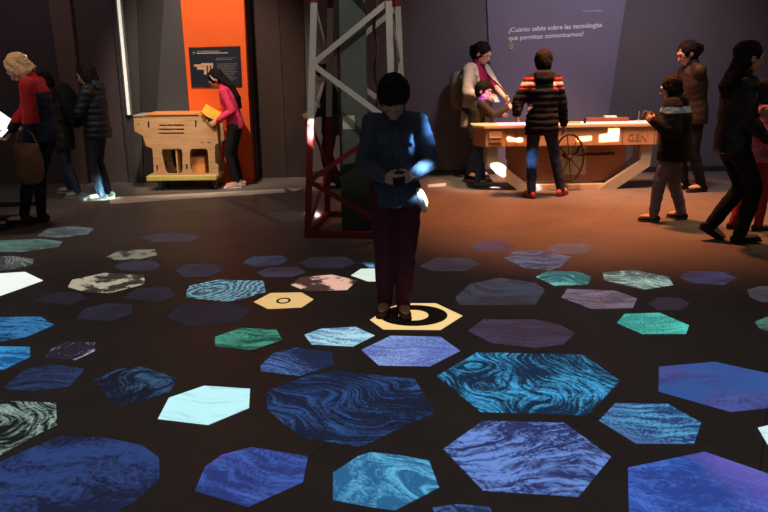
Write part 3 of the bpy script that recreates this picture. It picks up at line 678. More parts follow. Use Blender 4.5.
# ------------------------------------------------------------------ long exhibit table
TY = 9.1
TCREAM = mat('cream_laminate', (0.64, 0.46, 0.27), 0.55, var=0.05, scale=4); TWOOD = wood('warm_plywood', (0.3, 0.14, 0.06), (0.4, 0.2, 0.09))
TLEG = mat('off_white_leg', (0.42, 0.38, 0.28), 0.6, var=0.05)
TX0, TX1 = at(474, 130, TY).x, at(661, 125, TY).x
TTOP = 0.765
tb = empty('exhibit_table', ((TX0 + TX1) / 2, TY + 0.3, 0))
tag(tb, 'long cream and plywood interactive table with slanted off-white legs against the back wall', 'table')
tx = tb.location.x
def T(x, y, z): return (x - tx, y - tb.location.y, z)
def tbx(x0, y0, z0, x1, y1, z1, bv=0.0): return bx(T(x0, y0, z0), T(x1, y1, z1), bv)
bm = bmesh.new()
out = [(TX0 + 0.12, TY - 0.02), (TX1 - 0.02, TY - 0.02), (TX1 + 0.1, TY + 0.1), (TX1 + 0.1, TY + 0.42), (TX0, TY + 0.42), (TX0, TY + 0.12)]
def prism(out, z0, z1):
    bm = bmesh.new()
    t = [bm.verts.new(T(x, y, z1)) for x, y in out]; b_ = [bm.verts.new(T(x, y, z0)) for x, y in out]
    bm.faces.new(t); bm.faces.new(b_[::-1])
    for k in range(len(out)): bm.faces.new((t[k], t[(k + 1) % len(out)], b_[(k + 1) % len(out)], b_[k]))
    bmesh.ops.bevel(bm, geom=list(bm.edges), offset=0.006, segments=2, affect='EDGES')
    return bm
build('table_top', prism(out, TTOP - 0.035, TTOP), TCREAM, tb)
inn = [(TX0 + 0.14, TY + 0.0), (TX1 - 0.04, TY + 0.0), (TX1 + 0.07, TY + 0.12), (TX1 + 0.07, TY + 0.39), (TX0 + 0.03, TY + 0.39), (TX0 + 0.03, TY + 0.13)]
build('apron', prism(inn, 0.52, TTOP - 0.036), mat('light_plywood_face', (0.56, 0.3, 0.14), 0.6, var=0.08, scale=5), tb)
for px in (507, 516, 623, 655):
    x = at(px, 130, TY).x; seam = bmesh.new(); box(seam, T(x - 0.003, TY - 0.003, 0.525), T(x + 0.003, TY, TTOP - 0.04))
    build('panel_seam', seam, mat('dark_seam', (0.1, 0.05, 0.025)), tb)
x0, x1 = at(489, 130, TY).x, at(502, 130, TY).x
build('hatch', tbx(x0, TY - 0.012, 0.57, x1, TY, 0.7, 0.004), mat('hatch_plywood', (0.42, 0.25, 0.13), 0.6), tb)
h_ = [o for o in tb.children if o.name.startswith('hatch')][0]
build('hatch_rim', tbx(x0 + 0.01, TY - 0.018, 0.625, x1 - 0.01, TY - 0.012, 0.637), TCREAM, h_)
# carved lettering on the right module
def tbar(bm, pts, r=0.004):
    for a_, b_ in zip(pts[:-1], pts[1:]): bar(bm, a_, b_, 0.008, 0.005, (0, 1, 0))
cu = bpy.data.curves.new('letters', 'FONT'); cu.body = 'GEN'; cu.size = 0.115; cu.extrude = 0.002
o_ = bpy.data.objects.new('temporary', cu); sc.collection.objects.link(o_)
me = bpy.data.meshes.new_from_object(o_.evaluated_get(bpy.context.evaluated_depsgraph_get())); bpy.data.objects.remove(o_); me.materials.clear()
p_ = at(627, 139.5, TY)
link_mesh('engraved_letters', me, mat('engraved_brown', (0.4, 0.22, 0.11)), tb, T(p_.x, TY - 0.003, 0.575), (PI / 2, 0, 0))
# legs: vertical shaft, slanted shank
def table_leg(pxs, yy):
    pts = [at(x, y, yy) for x, y in pxs]; pts[-1].z = 0.045
    bm = bmesh.new()
    for a_, b_ in zip(pts[:-1], pts[1:]):
        bar(bm, T(*a_), T(*b_), 0.1, 0.09, (0, 1, 0))
        ell(bm, T(*b_), (0.045, 0, 0), (0, 0.045, 0), (0, 0, 0.045))
    return bm
for yy in (TY + 0.08, TY + 0.32):
    for L_ in (((492.5, 146), (491.5, 162), (520, 188)), ((647, 142), (644, 163), (612, 187))):
        pts = [at(x, y, TY + 0.08) for x, y in L_]
        for p in pts: p.y = yy
        pts[0].z = 0.53; pts[-1].z = 0.05
        bm = bmesh.new()
        # one bent board: an outline in x-z, thick in y
        d0 = Vector((pts[1].x - pts[0].x, pts[1].z - pts[0].z)).normalized(); d1 = Vector((pts[2].x - pts[1].x, pts[2].z - pts[1].z)).normalized()
        n0 = Vector((-d0.y, d0.x)); n1 = Vector((-d1.y, d1.x)); nm = (n0 + n1).normalized() / max(0.6, (n0 + n1).normalized().dot(n0))
        hw = 0.06
        prof = []
        P0, P1, P2 = [Vector((p.x, p.z)) for p in pts]
        L1 = [P0 + n0 * hw, P1 + nm * hw, P2 + n1 * hw]; L2 = [P0 - n0 * hw, P1 - nm * hw, P2 - n1 * hw]
        for l in (L1, L2):
            t = (0.0 - l[1].y) / (l[2].y - l[1].y); l[2] = l[1] + (l[2] - l[1]) * t
        prof = L1 + L2[::-1]
        f_ = [bm.verts.new(T(q.x, yy - 0.04, q.y)) for q in prof]; g_ = [bm.verts.new(T(q.x, yy + 0.04, q.y)) for q in prof]
        for ring_ in (f_, g_):
            bm.faces.new((ring_[0], ring_[1], ring_[4], ring_[5])); bm.faces.new((ring_[1], ring_[2], ring_[3], ring_[4]))
        for k in range(6): bm.faces.new((f_[k], f_[(k + 1) % 6], g_[(k + 1) % 6], g_[k]))
        build('leg', bm, TLEG, tb)
xa, xb = at(520, 190, TY + .05).x, at(612, 188, TY + .05).x
build('base_rail', tbx(xa - 0.03, TY + 0.06, 0.0, xb + 0.03, TY + 0.16, 0.06, 0.005), TCREAM, tb)
xa, xb = at(508, 165, TY + .1).x, at(627, 165, TY + .1).x
build('lower_front_panel', tbx(xa, TY + 0.18, 0.08, xb, TY + 0.2, 0.52), TWOOD, tb)
xs = at(527, 160, TY + .1).x
build('side_box', tbx(xa - 0.02, TY + 0.05, 0.36, xs, TY + 0.18, 0.519, 0.004), TWOOD, tb)
build('pale_inset', tbx(at(563, 160, TY).x, TY + 0.168, 0.16, at(590, 160, TY).x, TY + 0.179, 0.5), mat('pale_green_inset', (0.5, 0.52, 0.4), 0.5), tb)
for sx_ in (580, 612):
    pass
# dark red spoked wheel and lever under the table front
RUST = mat('dark_red_iron', (0.04, 0.013, 0.01), 0.6, 0.1)
wc = at(567, 154, TY + 0.05)
wh = empty('crank', T(wc.x, TY + 0.0, wc.z)); wh.parent = tb; wh.name = 'crank_wheel'
bpy.data.objects.remove(wh)
bm = bmesh.new()
Rw = 0.27
wv = [(Rw * 0.62 * math.cos(t * PI / 16), -0.03 + 0.0 * t, Rw * math.sin(t * PI / 16)) for t in range(33)]
tube(bm, [Vector(T(wc.x, TY - 0.03, wc.z - 0.03)) + Vector(p) for p in wv], 0.013, n=8, dome=False)
for t in range(0, 16, 2):
    a_ = t * PI / 8 + 0.2
    tube(bm, [T(wc.x, TY - 0.06, wc.z - 0.03), Vector(T(wc.x, TY - 0.06, wc.z - 0.03)) + Vector((Rw * 0.62 * math.cos(a_), 0, Rw * math.sin(a_)))], 0.006, n=6)
build('wheel', bm, RUST, tb)
bm = bmesh.new(); tube(bm, [T(wc.x, TY - 0.09, wc.z - 0.03), T(wc.x, TY + 0.17, wc.z - 0.03)], 0.03, n=12); build('wheel_hub', bm, RUST, tb)
bm = bmesh.new(); q0, q1 = at(574, 157, TY + .1), at(614, 157, TY + .1); tube(bm, [T(q0.x, TY + 0.13, 0.4), T(q1.x, TY + 0.13, 0.41)], 0.018, n=10); tube(bm, [T(at(583, 147, TY).x, TY + 0.13, 0.51), T(at(578, 157, TY).x, TY + 0.13, 0.4)], 0.012, n=8)
build('lever', bm, RUST, tb)
# on the top: light surface, devices
x0, x1 = at(562, 118, TY).x, at(652, 118, TY).x
build('screen', tbx(x0, TY + 0.06, TTOP, x1, TY + 0.36, TTOP + 0.006), glow('pale_screen', (0.62, 0.68, 0.85), 0.55), tb)
x0, x1 = at(500, 118, TY).x, at(556, 118, TY).x
s2 = build('screen', tbx(x0, TY + 0.06, TTOP, x1, TY + 0.36, TTOP + 0.006), glow('violet_screen', (0.7, 0.4, 0.75), 0.6), tb)
def tdev(name, px, w, d, h, y, m_, label, cat):
    p = at(px, 118, TY + y)
    o = build(name, bx((-w / 2, -d / 2, 0), (w / 2, d / 2, h), min(w, d, h) * 0.12), m_, None, (p.x, TY + y, TTOP + 0.006))
    return tag(o, label, cat)
tdev('control_box', 607, 0.5, 0.1, 0.045, 0.33, mat('rust_brown_box', (0.22, 0.07, 0.04), 0.5), 'long low brown box lying along the back of the long table', 'box')
p_ = at(610, 118, TY + 0.33)
tag(build('paper_stack', bx((-0.07, -0.045, 0), (0.07, 0.045, 0.02), 0.002), mat('white_paper', (0.75, 0.7, 0.6)), None, (p_.x, TY + 0.33, TTOP + 0.051)), 'small white paper stack on the brown box of the long table', 'paper')
tdev('black_block', 585, 0.025, 0.03, 0.06, 0.1, mat('black_plastic', (0.02, 0.02, 0.02)), 'small upright black block on the front edge of the long table', 'block')
tdev('wooden_tray', 574, 0.15, 0.06, 0.02, 0.1, TCREAM, 'thin cream tray left of the black block on the long table', 'tray')
tdev('white_card', 643, 0.16, 0.1, 0.012, 0.2, mat('white_paper', (0.75, 0.7, 0.6)), 'white card near the hands at the right end of the long table', 'card')
p_ = at(625, 112, TY + 0.42)
bm = bmesh.new(); tube(bm, [(0, 0, 0), (0.004, 0, 0.1)], 0.006, n=8); ell(bm, (0, 0, 0.006), (0.02, 0, 0), (0, 0.02, 0), (0, 0, 0.006))
tag(build('pen_stand', bm, mat('grey_metal', (0.3, 0.3, 0.3), 0.4, 0.5), None, (at(629, 112, TY + 0.42).x + 0.12, TY + 0.42, TTOP + 0.006), smooth=True), 'thin upright grey pen standing at the back of the long table', 'pen')

# dark low plinth at the left edge and glowing tablet
dp = fl(12, 221)
for q, lab in (((-40, 208, 34, 205), 'low black floor plinth at the left edge, behind the boots of the blonde visitor'), ((-40, 222, 20, 219), 'nearer low black floor plinth at the left edge, beside the boots of the blonde visitor')):
    a_, b_ = fl(q[0], q[1] + 1), fl(q[2], q[3] + 1)
    bm = bmesh.new(); box(bm, (0, 0, 0), ((b_ - a_).length, 0.16, 0.03), 0.004)
    o = build('floor_plinth', bm, mat('black_rubber', (0.012, 0.013, 0.014), 0.8), None, (a_.x, a_.y, 0), (0, 0, math.atan2(b_.y - a_.y, b_.x - a_.x)))
    tag(o, lab, 'plinth', 'black floor plinths')
# ------------------------------------------------------------------ people
SKIN = mat('skin', (0.52, 0.3, 0.2), 0.6, var=0.05, scale=10)
SKIN_PALE = mat('pale_skin', (0.68, 0.44, 0.33), 0.6, var=0.05, scale=10)
EYEW = mat('eye_white', (0.25, 0.22, 0.2), 0.5); IRIS = mat('dark_iris', (0.02, 0.012, 0.01), 0.2); LIP = mat('lip', (0.42, 0.14, 0.12), 0.5)
DKHAIR = mat('dark_hair', (0.012, 0.009, 0.008), 0.75, var=0.3, scale=40, spec=0.12)
BRHAIR = mat('brown_hair', (0.012, 0.008, 0.006), 0.8, var=0.3, scale=40, spec=0.12)
BLHAIR = mat('blonde_hair', (0.8, 0.55, 0.3), 0.5, var=0.2, scale=40)

def dirv(a): return Vector((0, math.sin(R(a)), math.cos(R(a))))
def rotz(v, a): return Matrix.Rotation(R(a), 3, 'Z') @ v

def ik(a, t, l1, l2, hint):
    d = t - a; L = d.length
    if L > (l1 + l2) * 0.995:
        t = a + d.normalized() * (l1 + l2) * 0.995; d = t - a; L = d.length
    x = (l1 * l1 - l2 * l2 + L * L) / (2 * L)
    hgt = math.sqrt(max(0, l1 * l1 - x * x))
    dn = d.normalized(); h = Vector(hint); h = (h - dn * h.dot(dn)).normalized()
    return a + dn * x + h * hgt, t

def hand(bm, wrist, d, palm, thumb, curl=25, spread=1.0):
    """palm and five fingers: d along the hand, palm = the way the palm faces, thumb = side of the thumb"""
    d = d.normalized(); pn = (palm - d * palm.dot(d)).normalized(); s = d.cross(pn).normalized()
    if s.dot(thumb) < 0: s = -s
    loft(bm, [(wrist, s * 0.024, pn * 0.017), (wrist + d * 0.03, s * 0.034, pn * 0.016), (wrist + d * 0.065, s * 0.039, pn * 0.014), (wrist + d * 0.088, s * 0.038, pn * 0.011)], 14)
    for j, (o, L) in enumerate(((0.03, 0.07), (0.0105, 0.078), (-0.0095, 0.073), (-0.0285, 0.057))):
        p = wrist + d * 0.078 + s * o; a = curl * 0.5; pts = [p]; dd = d + s * o * 1.8 * spread
        for f in (0.44, 0.31, 0.25):
            a += curl * (0.5 + 0.1 * j); v = (dd * math.cos(R(a)) + pn * math.sin(R(a))).normalized(); pts.append(pts[-1] + v * L * f)
        tube(bm, pts, [0.0088, 0.0085, 0.0078, 0.0068], n=10)
    p = wrist + d * 0.025 + s * 0.026
    tube(bm, [p, p + (d * 0.6 + s * 0.7 + pn * 0.35).normalized() * 0.036, p + (d * 0.6 + s * 0.7 + pn * 0.35).normalized() * 0.036 + (d * 0.85 + s * 0.2 + pn * 0.55).normalized() * 0.034,], [0.0125, 0.0105, 0.008], n=10)

def person(label, loc, rz, h, lean=3, pitch=10, yaw=0, hands=((0.24, 0.05, 0.85), (-0.24, 0.05, 0.85)), elbows=((0.5, -0.6, -1), (-0.5, -0.6, -1)),
           feet=((0.09, 0.02, 0, -8, 0), (-0.09, 0.0, 0, 8, 0)), knees=None, hip=(0, 0, 0.865), twist=0, curl=25, palms=None, handdir=None,
           skin=None, top=None, bottom=None, shoes=None, hair=None, extras=None, head=1.1, wide=1.0, eyes=True, group=None):
    o = empty('person', loc, rz); tag(o, label, 'person', group)
    k = h / 1.65; S = Matrix.Scale(k, 4)
    Wm = Matrix.Translation(loc) @ Matrix.Rotation(rz, 4, 'Z')
    Wi = Wm.inverted()
    def loc_of(t):
        t = Vector(t)
        return t
    X = Vector((1, 0, 0)); sv = rotz(X, twist)
    H0 = Vector(hip); S1 = H0 + dirv(lean * .5) * .16; S2 = S1 + dirv(lean * .85) * .18; S3 = S2 + dirv(lean) * .18
    fw = lambda a: Vector((0, math.cos(R(a)), -math.sin(R(a))))
    nd = dirv(lean + (pitch - lean) * 0.5)
    N = S3 + nd * 0.07
    hu = rotz(dirv(pitch), yaw); hf = rotz(fw(pitch), yaw); hs = hf.cross(hu)
    HC = N + hu * 0.075 * head + hf * 0.022
    sh = [S3 - dirv(lean) * 0.055 + sv * 0.15 * wide, S3 - dirv(lean) * 0.055 - sv * 0.15 * wide]
    arms = []
    for j in (0, 1):
        t = Vector(hands[j])
        e_, w_ = ik(sh[j], t, 0.275, 0.245, elbows[j]); arms.append((sh[j], e_, w_))
    legs = []
    for j in (0, 1):
        fx, fy, fz, fyaw, fp = feet[j]
        f_ = rotz(Vector((0, math.cos(R(fp)), -math.sin(R(fp)))), fyaw)
        an = Vector((fx, fy, 0.085 + fz))
        hj = H0 + X * (0.085 if j == 0 else -0.085)
        kn, an = ik(hj, an, 0.405, 0.395, (knees[j] if knees else (0.0, 1, 0)))
        legs.append((hj, kn, an, f_, fp))
    # body -------------------------------------------------
    bm = bmesh.new()
    Y_ = lambda a: fw(a)
    loft(bm, [(H0 - dirv(0) * 0.06, X * .115, Vector((0, .08, 0))), (H0 + dirv(0) * 0.03, X * .125, Vector((0, .085, 0))), (S1, sv * .118, Y_(lean) * .085), (S2, sv * .14, Y_(lean) * .098), (S3 - dirv(lean) * .06, sv * .135 * wide, Y_(lean) * .075), (S3, sv * .06, Y_(lean) * .055)], 20)
    tube(bm, [S3 - dirv(lean) * .03, N, HC - hu * 0.03], [.055, .048, .048])
    g = head
    ell(bm, HC + hu * .018 * g - hf * .01, hs * .073 * g, hf * .092 * g, hu * .09 * g, 20, 14)
    ell(bm, HC - hu * .045 * g + hf * .022 * g, hs * .052 * g, hf * .06 * g, hu * .06 * g)
    ell(bm, HC - hu * .087 * g + hf * .05 * g, hs * .024 * g, hf * .022 * g, hu * .02 * g)
    ell(bm, HC + hf * .064 * g, hs * .055 * g, hf * .022 * g, hu * .05 * g)
    tube(bm, [HC + hf * .082 * g + hu * .005 * g, HC + hf * .1 * g - hu * .03 * g], [.009 * g, .0135 * g])
    tube(bm, [HC + hf * .082 * g + hu * .028 * g - hs * .04 * g, HC + hf * .088 * g + hu * .026 * g, HC + hf * .082 * g + hu * .028 * g + hs * .04 * g], [.009 * g, .01 * g, .009 * g])
    ell(bm, HC + hf * .082 * g - hu * .058 * g, hs * .024 * g, hf * .012 * g, hu * .011 * g)
    for sgn in (1, -1):
        ell(bm, HC + hs * .075 * g * sgn - hf * .008 - hu * .01, hs * .009, hf * .018 * g, hu * .03 * g, 10, 8)
    for j, (a_, e_, w_) in enumerate(arms):
        tube(bm, [a_, a_.lerp(e_, .5), e_], [.046, .042, .036]); tube(bm, [e_, e_.lerp(w_, .4), w_], [.036, .036, .024])
        d_ = (w_ - e_) if not handdir or handdir[j] is None else Vector(handdir[j])
        sg = -1 if j == 0 else 1
        pm = Vector(palms[j]) if palms and palms[j] is not None else Vector((sg, 0, -0.15))
        th = Vector((sg * .3, 0.6, .7))
        hand(bm, w_, d_.normalized(), pm, th, curl[j] if isinstance(curl, (tuple, list)) else curl)
    for hj, kn, an, f_, fp in legs:
        tube(bm, [hj - Vector((0, 0, .02)), hj.lerp(kn, .5), kn], [.072, .062, .048]); tube(bm, [kn, kn.lerp(an, .35), an], [.048, .046, .034])
        ell(bm, an + f_ * .05 - Vector((0, 0, .03)), f_.cross(Vector((0, 0, 1))).normalized() * .038, f_ * .11, Vector((0, 0, .032)))
    me = remesh(bm, 0.0068, 3, 'body'); me.transform(S)
    link_mesh('body', me, skin or SKIN, o)
    if eyes and pitch > 40:
        for sgn in (1, -1):
            bm = bmesh.new(); c_ = HC + hs * .03 * g * sgn + hf * .08 * g + hu * .003 * g
            ell(bm, c_, hs * .014 * g, hf * .011 * g, hu * .0095 * g, 12, 8); bm.transform(S); lid = build('eyelid', bm, skin or SKIN, o, smooth=True)
            bm = bmesh.new(); tube(bm, [c_ - hu * .005 * g - hs * .014 * g + hf * .006, c_ - hu * .008 * g + hf * .0105, c_ - hu * .005 * g + hs * .014 * g + hf * .006], .002 * g, n=6); bm.transform(S); build('eyelashes', bm, DKHAIR, lid, smooth=True)
    elif eyes:
        for sgn in (1, -1):
            bm = bmesh.new(); c_ = HC + hs * .03 * g * sgn + hf * .0825 * g + hu * .004 * g
            ell(bm, c_, hs * .0125 * g, hf * .009 * g, hu * .0075 * g, 12, 8); bm.transform(S); ey = build('eye', bm, EYEW, o, smooth=True)
            bm = bmesh.new(); ell(bm, c_ + hf * .0065 * g, hs * .0058 * g, hf * .0035 * g, hu * .0058 * g, 10, 6); bm.transform(S); build('iris', bm, IRIS, ey, smooth=True)
            bm = bmesh.new(); tube(bm, [c_ + hu * .021 * g - hs * .017 * g + hf * .004, c_ + hu * .026 * g + hf * .008, c_ + hu * .021 * g + hs * .017 * g + hf * .004], .0035 * g, n=8); bm.transform(S); build('eyebrow', bm, hair[1] if hair else DKHAIR, o, smooth=True)
        bm = bmesh.new(); c_ = HC + hf * .0945 * g - hu * .058 * g
        tube(bm, [c_ - hs * .02 * g - hf * .006, c_, c_ + hs * .02 * g - hf * .006], [.003, .0055, .003], n=8); bm.transform(S); build('mouth', bm, LIP, o, smooth=True)
    # hair -------------------------------------------------
    if hair:
        style, hm = hair[0], hair[1]
        bm = bmesh.new()
        ell(bm, HC + hu * .03 * g - hf * .02 * g, hs * .086 * g, hf * .1 * g, hu * .095 * g, 20, 14)
        ell(bm, HC - hf * .04 * g - hu * .015 * g, hs * .078 * g, hf * .068 * g, hu * .088 * g, 18, 12)
        if style in ('short', 'fringe'):
            ell(bm, HC + hu * .0 - hf * .06 * g, hs * .07 * g, hf * .055 * g, hu * .07 * g)
            for t in range(-4, 5):
                u_ = t / 4
                tube(bm, [HC + hu * .115 * g + hf * .01 + hs * .03 * u_, HC + hu * .085 * g + hf * .065 * g + hs * .055 * u_, HC + hu * (.05 if style == 'short' else .042) * g + hf * (.09 - .02 * u_ * u_) * g + hs * .066 * u_ * g], [.02, .016, .006], n=8)
        if style in ('long', 'bob', 'ponytail', 'back'):
            Lh = hair[2] if len(hair) > 2 else 0.3
            back = -rotz(Vector((0, 1, 0)), yaw)
            for t in range(-4, 5):
                u_ = t / 4
                if style in ('ponytail', 'back') and abs(u_) > 0.8: continue
                p0 = HC + hu * .07 * g + hs * .07 * u_ - hf * .04 * (1 - u_ * u_)
                p1 = HC - hu * .02 * g + hs * .085 * u_ * g - hf * (.02 + .085 * (1 - abs(u_)))
                if style == 'ponytail':
                    p2 = HC + hu * .03 - hf * .115 * g + hs * 0.01 * u_
                    tube(bm, [p0, p1.lerp(p2, .5), p2], [.025, .022, .015], n=8); continue
                p2 = S3 + sv * .1 * u_ + Vector((0, -.085 - .02 * (1 - abs(u_)), .03)) if style != 'bob' else p1 - hu * Lh - hf * 0.0
                pts = [p0, p1, p2]; rr = [.024, .027, .024]
                if style in ('long', 'back'):
                    dn = -dirv(lean); pts += [p2 + dn * Lh * .55 - Y_(lean) * .035, p2 + dn * Lh - sv * .03 * u_ - Y_(lean) * .02]; rr += [.022, .01]
                tube(bm, pts, rr, n=8)
            if style == 'ponytail':
                b0 = HC + hu * .035 - hf * .12 * g
                ell(bm, b0, hs * .03, hf * .03, hu * .03)
                tube(bm, [b0, b0 - hf * .045 - Vector((0, 0, .03)), b0 - hf * .05 - Vector((0, 0, Lh * .5)), b0 - hf * .02 - Vector((0, 0, Lh))], [.024, .034, .03, .008], n=10)
            if style in ('long', 'bob'):
                for sg in (1, -1):
                    tube(bm, [HC + hu * .1 * g + hf * .03 + hs * .02 * sg, HC + hu * .06 * g + hf * .05 * g + hs * .066 * g * sg, HC - hu * .04 * g + hf * .02 + hs * .084 * g * sg, HC - hu * .13 * g - hf * .01 + hs * .085 * sg], [.018, .018, .022, .016], n=8)
        me = remesh(bm, 0.0085, 3, 'hair')
        displace(me, lambda c, n: 0.003 * math.sin(150 * (c.dot(hs) + 0.3 * noise.noise(c * 9))) + 0.007 * noise.noise(c * 17) + 0.004 * noise.noise(c * 40))
        me.transform(S); link_mesh('hair', me, hm, o)
    ctx = dict(o=o, S=S, k=k, H0=H0, S1=S1, S2=S2, S3=S3, N=N, HC=HC, hu=hu, hf=hf, hs=hs, sh=sh, arms=arms, legs=legs, sv=sv, lean=lean, g=g, Yl=Y_(lean), wide=wide)
    if bottom: wear_trousers(ctx, **bottom)
    for t_ in (top if isinstance(top, list) else [top] if top else []): wear_top(ctx, **t_)
    if shoes: wear_shoes(ctx, **shoes)
    if extras: extras(ctx)
    return o, ctx

def wear_top(c, m, name='jacket', hem=0.12, puff=0.0, sleeve=1.0, wrinkle=0.006, ribs=0, pick=None, cut=None, flare=0.0, collar=True, grow=0.0, hood=None, hoodm=None, cuff=0.0, stop=1.0):
    H0, S1, S2, S3, sv, Yl, lean = c['H0'], c['S1'], c['S2'], c['S3'], c['sv'], c['Yl'], c['lean']
    w = c['wide']; X = Vector((1, 0, 0)); Yv = Vector((0, 1, 0)); p = puff + grow
    bm = bmesh.new()
    rings = [(H0 - Vector((0, 0, hem)), X * (.16 + p + flare), Yv * (.12 + p + flare)), (H0 - Vector((0, 0, hem * .5)), X * (.162 + p + flare * .6), Yv * (.122 + p + flare * .6)), (H0 + Vector((0, 0, .05)), X * (.155 + p), (Yv * .5 + Yl * .5) * (.115 + p)), (S1, sv * (.138 + p), Yl * (.104 + p)), (S2, sv * (.16 + p), Yl * (.118 + p)), (S3 - dirv(lean) * .065, sv * (.145 * w + p), Yl * (.092 + p)), (S3 - dirv(lean) * .0, sv * (.085 + p * .5), Yl * (.07 + p * .5))]
    loft(bm, rings, 22, dome=False)
    if collar: tube(bm, [S3 - dirv(lean) * .02, c['N'] - (c['N'] - S3) * .15], [.068 + p * .4, .062 + p * .4])
    for a_, e_, w_ in c['arms']:
        s_ = sleeve; wr = e_.lerp(w_, (0.93 - cuff) * stop)
        tube(bm, [a_ - (a_ - S3) * .25, a_], [.062 * s_ + p * .5, .064 * s_ + p * .5])
        tube(bm, [a_, a_.lerp(e_, .5), e_], [.062 * s_ + p * .6, .056 * s_ + p * .6, .049 * s_ + p * .6])
        tube(bm, [e_, e_.lerp(wr, .5), wr], [.049 * s_ + p * .6, .045 * s_ + p * .5, .036 * s_ + p * .4])
    me = remesh(bm, 0.011, 3, name)
    sd = random.random() * 50
    def fn(co, n):
        v = wrinkle * (noise.noise(co * 9 + Vector((sd, 0, 0))) + 0.7 * noise.noise(Vector((co.x * 14, co.y * 14, co.z * 26 + sd))))
        if ribs: v += 0.011 * (abs(math.sin(co.z * PI / ribs)) - 0.5)
        return v
    displace(me, fn)
    if cut:
        bm = bmesh.new(); bm.from_mesh(me)
        bmesh.ops.delete(bm, geom=[f for f in bm.faces if cut(f.calc_center_median())], context='FACES'); bm.to_mesh(me); bm.free()
    mats = m if isinstance(m, list) else [m]
    for mm in mats: me.materials.append(mm)
    if pick: paint(me, pick)
    me.transform(c['S'])
    j = link_mesh(name, me, None, c['o'])
    if hood == 'down':
        bm = bmesh.new(); b = S3 - Yl * .075 + dirv(lean) * .01
        loft(bm, [(b - dirv(lean) * .1 - Yl * .035, sv * .06, Yl * .02), (b - dirv(lean) * .04 - Yl * .03, sv * .11, Yl * .045), (b + dirv(lean) * .03, sv * .115, Yl * .06), (b + dirv(lean) * .05 + Yl * .03, sv * .09, Yl * .05)], 18)
        me = remesh(bm, .011, 3, 'hood'); displace(me, lambda co, n: .008 * noise.noise(co * 16)); me.transform(c['S']); link_mesh('hood', me, hoodm or mats[0], j)
    if hood == 'up':
        g = c['g']; HC, hu, hf, hs = c['HC'], c['hu'], c['hf'], c['hs']
        bm = bmesh.new()
        ell(bm, HC + hu * .02 - hf * .028, hs * .1 * g, hf * .112 * g, hu * .118 * g, 20, 14); tube(bm, [HC - hu * .06 - hf * .03, c['N'] - Yl * .01, S3 - Yl * .01], [.085, .08, .085])
        me = remesh(bm, .011, 3, 'hood'); displace(me, lambda co, n: .006 * noise.noise(co * 16)); me.transform(c['S']); link_mesh('hood', me, hoodm or mats[0], j)
    return j

def wear_trousers(c, m, name='trousers', thigh=.095, knee=.066, ankle=.05, wrinkle=.005, pick=None, low=0.0, hiprise=.09):
    H0 = c['H0']; X = Vector((1, 0, 0)); Y = Vector((0, 1, 0))
    bm = bmesh.new()
    loft(bm, [(H0 - Vector((0, 0, .05)), X * .142, Y * .1), (H0 + Vector((0, 0, .02)), X * .152, Y * .107), (H0 + Vector((0, 0, hiprise)), X * .135, Y * .098)], 20)
    for hj, kn, an, f_, fp in c['legs']:
        a2 = an + (kn - an).normalized() * low - (kn - an).normalized() * .012
        tube(bm, [hj - Vector((0, 0, .01)), hj.lerp(kn, .5), kn], [thigh, (thigh + knee) / 2 + .002, knee]); tube(bm, [kn, kn.lerp(a2, .5), a2], [knee, (knee + ankle) / 2 + .004, ankle])
    me = remesh(bm, .011, 3, name); sd = random.random() * 50
    displace(me, lambda co, n: wrinkle * (noise.noise(Vector((co.x * 9, co.y * 9, co.z * 16 + sd))) + .6 * noise.noise(co * 22)))
    mats = m if isinstance(m, list) else [m]
    for mm in mats: me.materials.append(mm)
    if pick: paint(me, pick)
    me.transform(c['S']); link_mesh(name, me, None, c['o'])

def wear_shoes(c, m, sole=None, boot=0.0, name='shoe'):
    for hj, kn, an, f_, fp in c['legs']:
        s_ = f_.cross(Vector((0, 0, 1))).normalized(); u_ = s_.cross(f_).normalized()
        if u_.z < 0: u_ = -u_
        b = an - u_ * .085
        bm = bmesh.new()
        loft(bm, [(b - f_ * .052 + u_ * .045, s_ * .03, u_ * .034), (b - f_ * .02 + u_ * .048, s_ * .036, u_ * .044), (b + f_ * .05 + u_ * .042, s_ * .039, u_ * .037), (b + f_ * .11 + u_ * .034, s_ * .043, u_ * .026), (b + f_ * .155 + u_ * .03, s_ * .036, u_ * .019)], 16)
        top_ = an + (kn - an).normalized() * (.02 + boot)
        tube(bm, [an - u_ * .03, an, top_], [.042, .043, .045 + (.018 if boot > .1 else 0)])
        me = remesh(bm, .008, 3, name); me.transform(c['S']); sh_ = link_mesh(name, me, m, c['o'])
        bm = bmesh.new()
        loft(bm, [(b - f_ * .06 + u_ * .012, s_ * .03, u_ * .012), (b + f_ * .04 + u_ * .012, s_ * .038, u_ * .012), (b + f_ * .12 + u_ * .012, s_ * .044, u_ * .012), (b + f_ * .168 + u_ * .013, s_ * .034, u_ * .011)], 16)
        bm.transform(c['S']); build('sole', bm, sole or m, sh_, smooth=True)

def cloth(n, col, rough=.85, **k): return mat(n, col, rough, var=.12, scale=9, bump=.25, bscale=160, **k)
def holds(ctx, j, d=0.09):
    a_, e_, w_ = ctx['arms'][j]
    p = ctx['o'].matrix_basis @ ((w_ + (w_ - e_).normalized() * d) * ctx['k'])
    return p

NAVY = cloth('navy_cloth', (0.014, 0.02, 0.045)); BLACKC = cloth('black_cloth', (0.006, 0.006, 0.0075), .95); REDC = cloth('red_cloth', (0.55, 0.03, 0.04))
BOOT = mat('black_boot_leather', (0.008, 0.008, 0.009), 0.65)

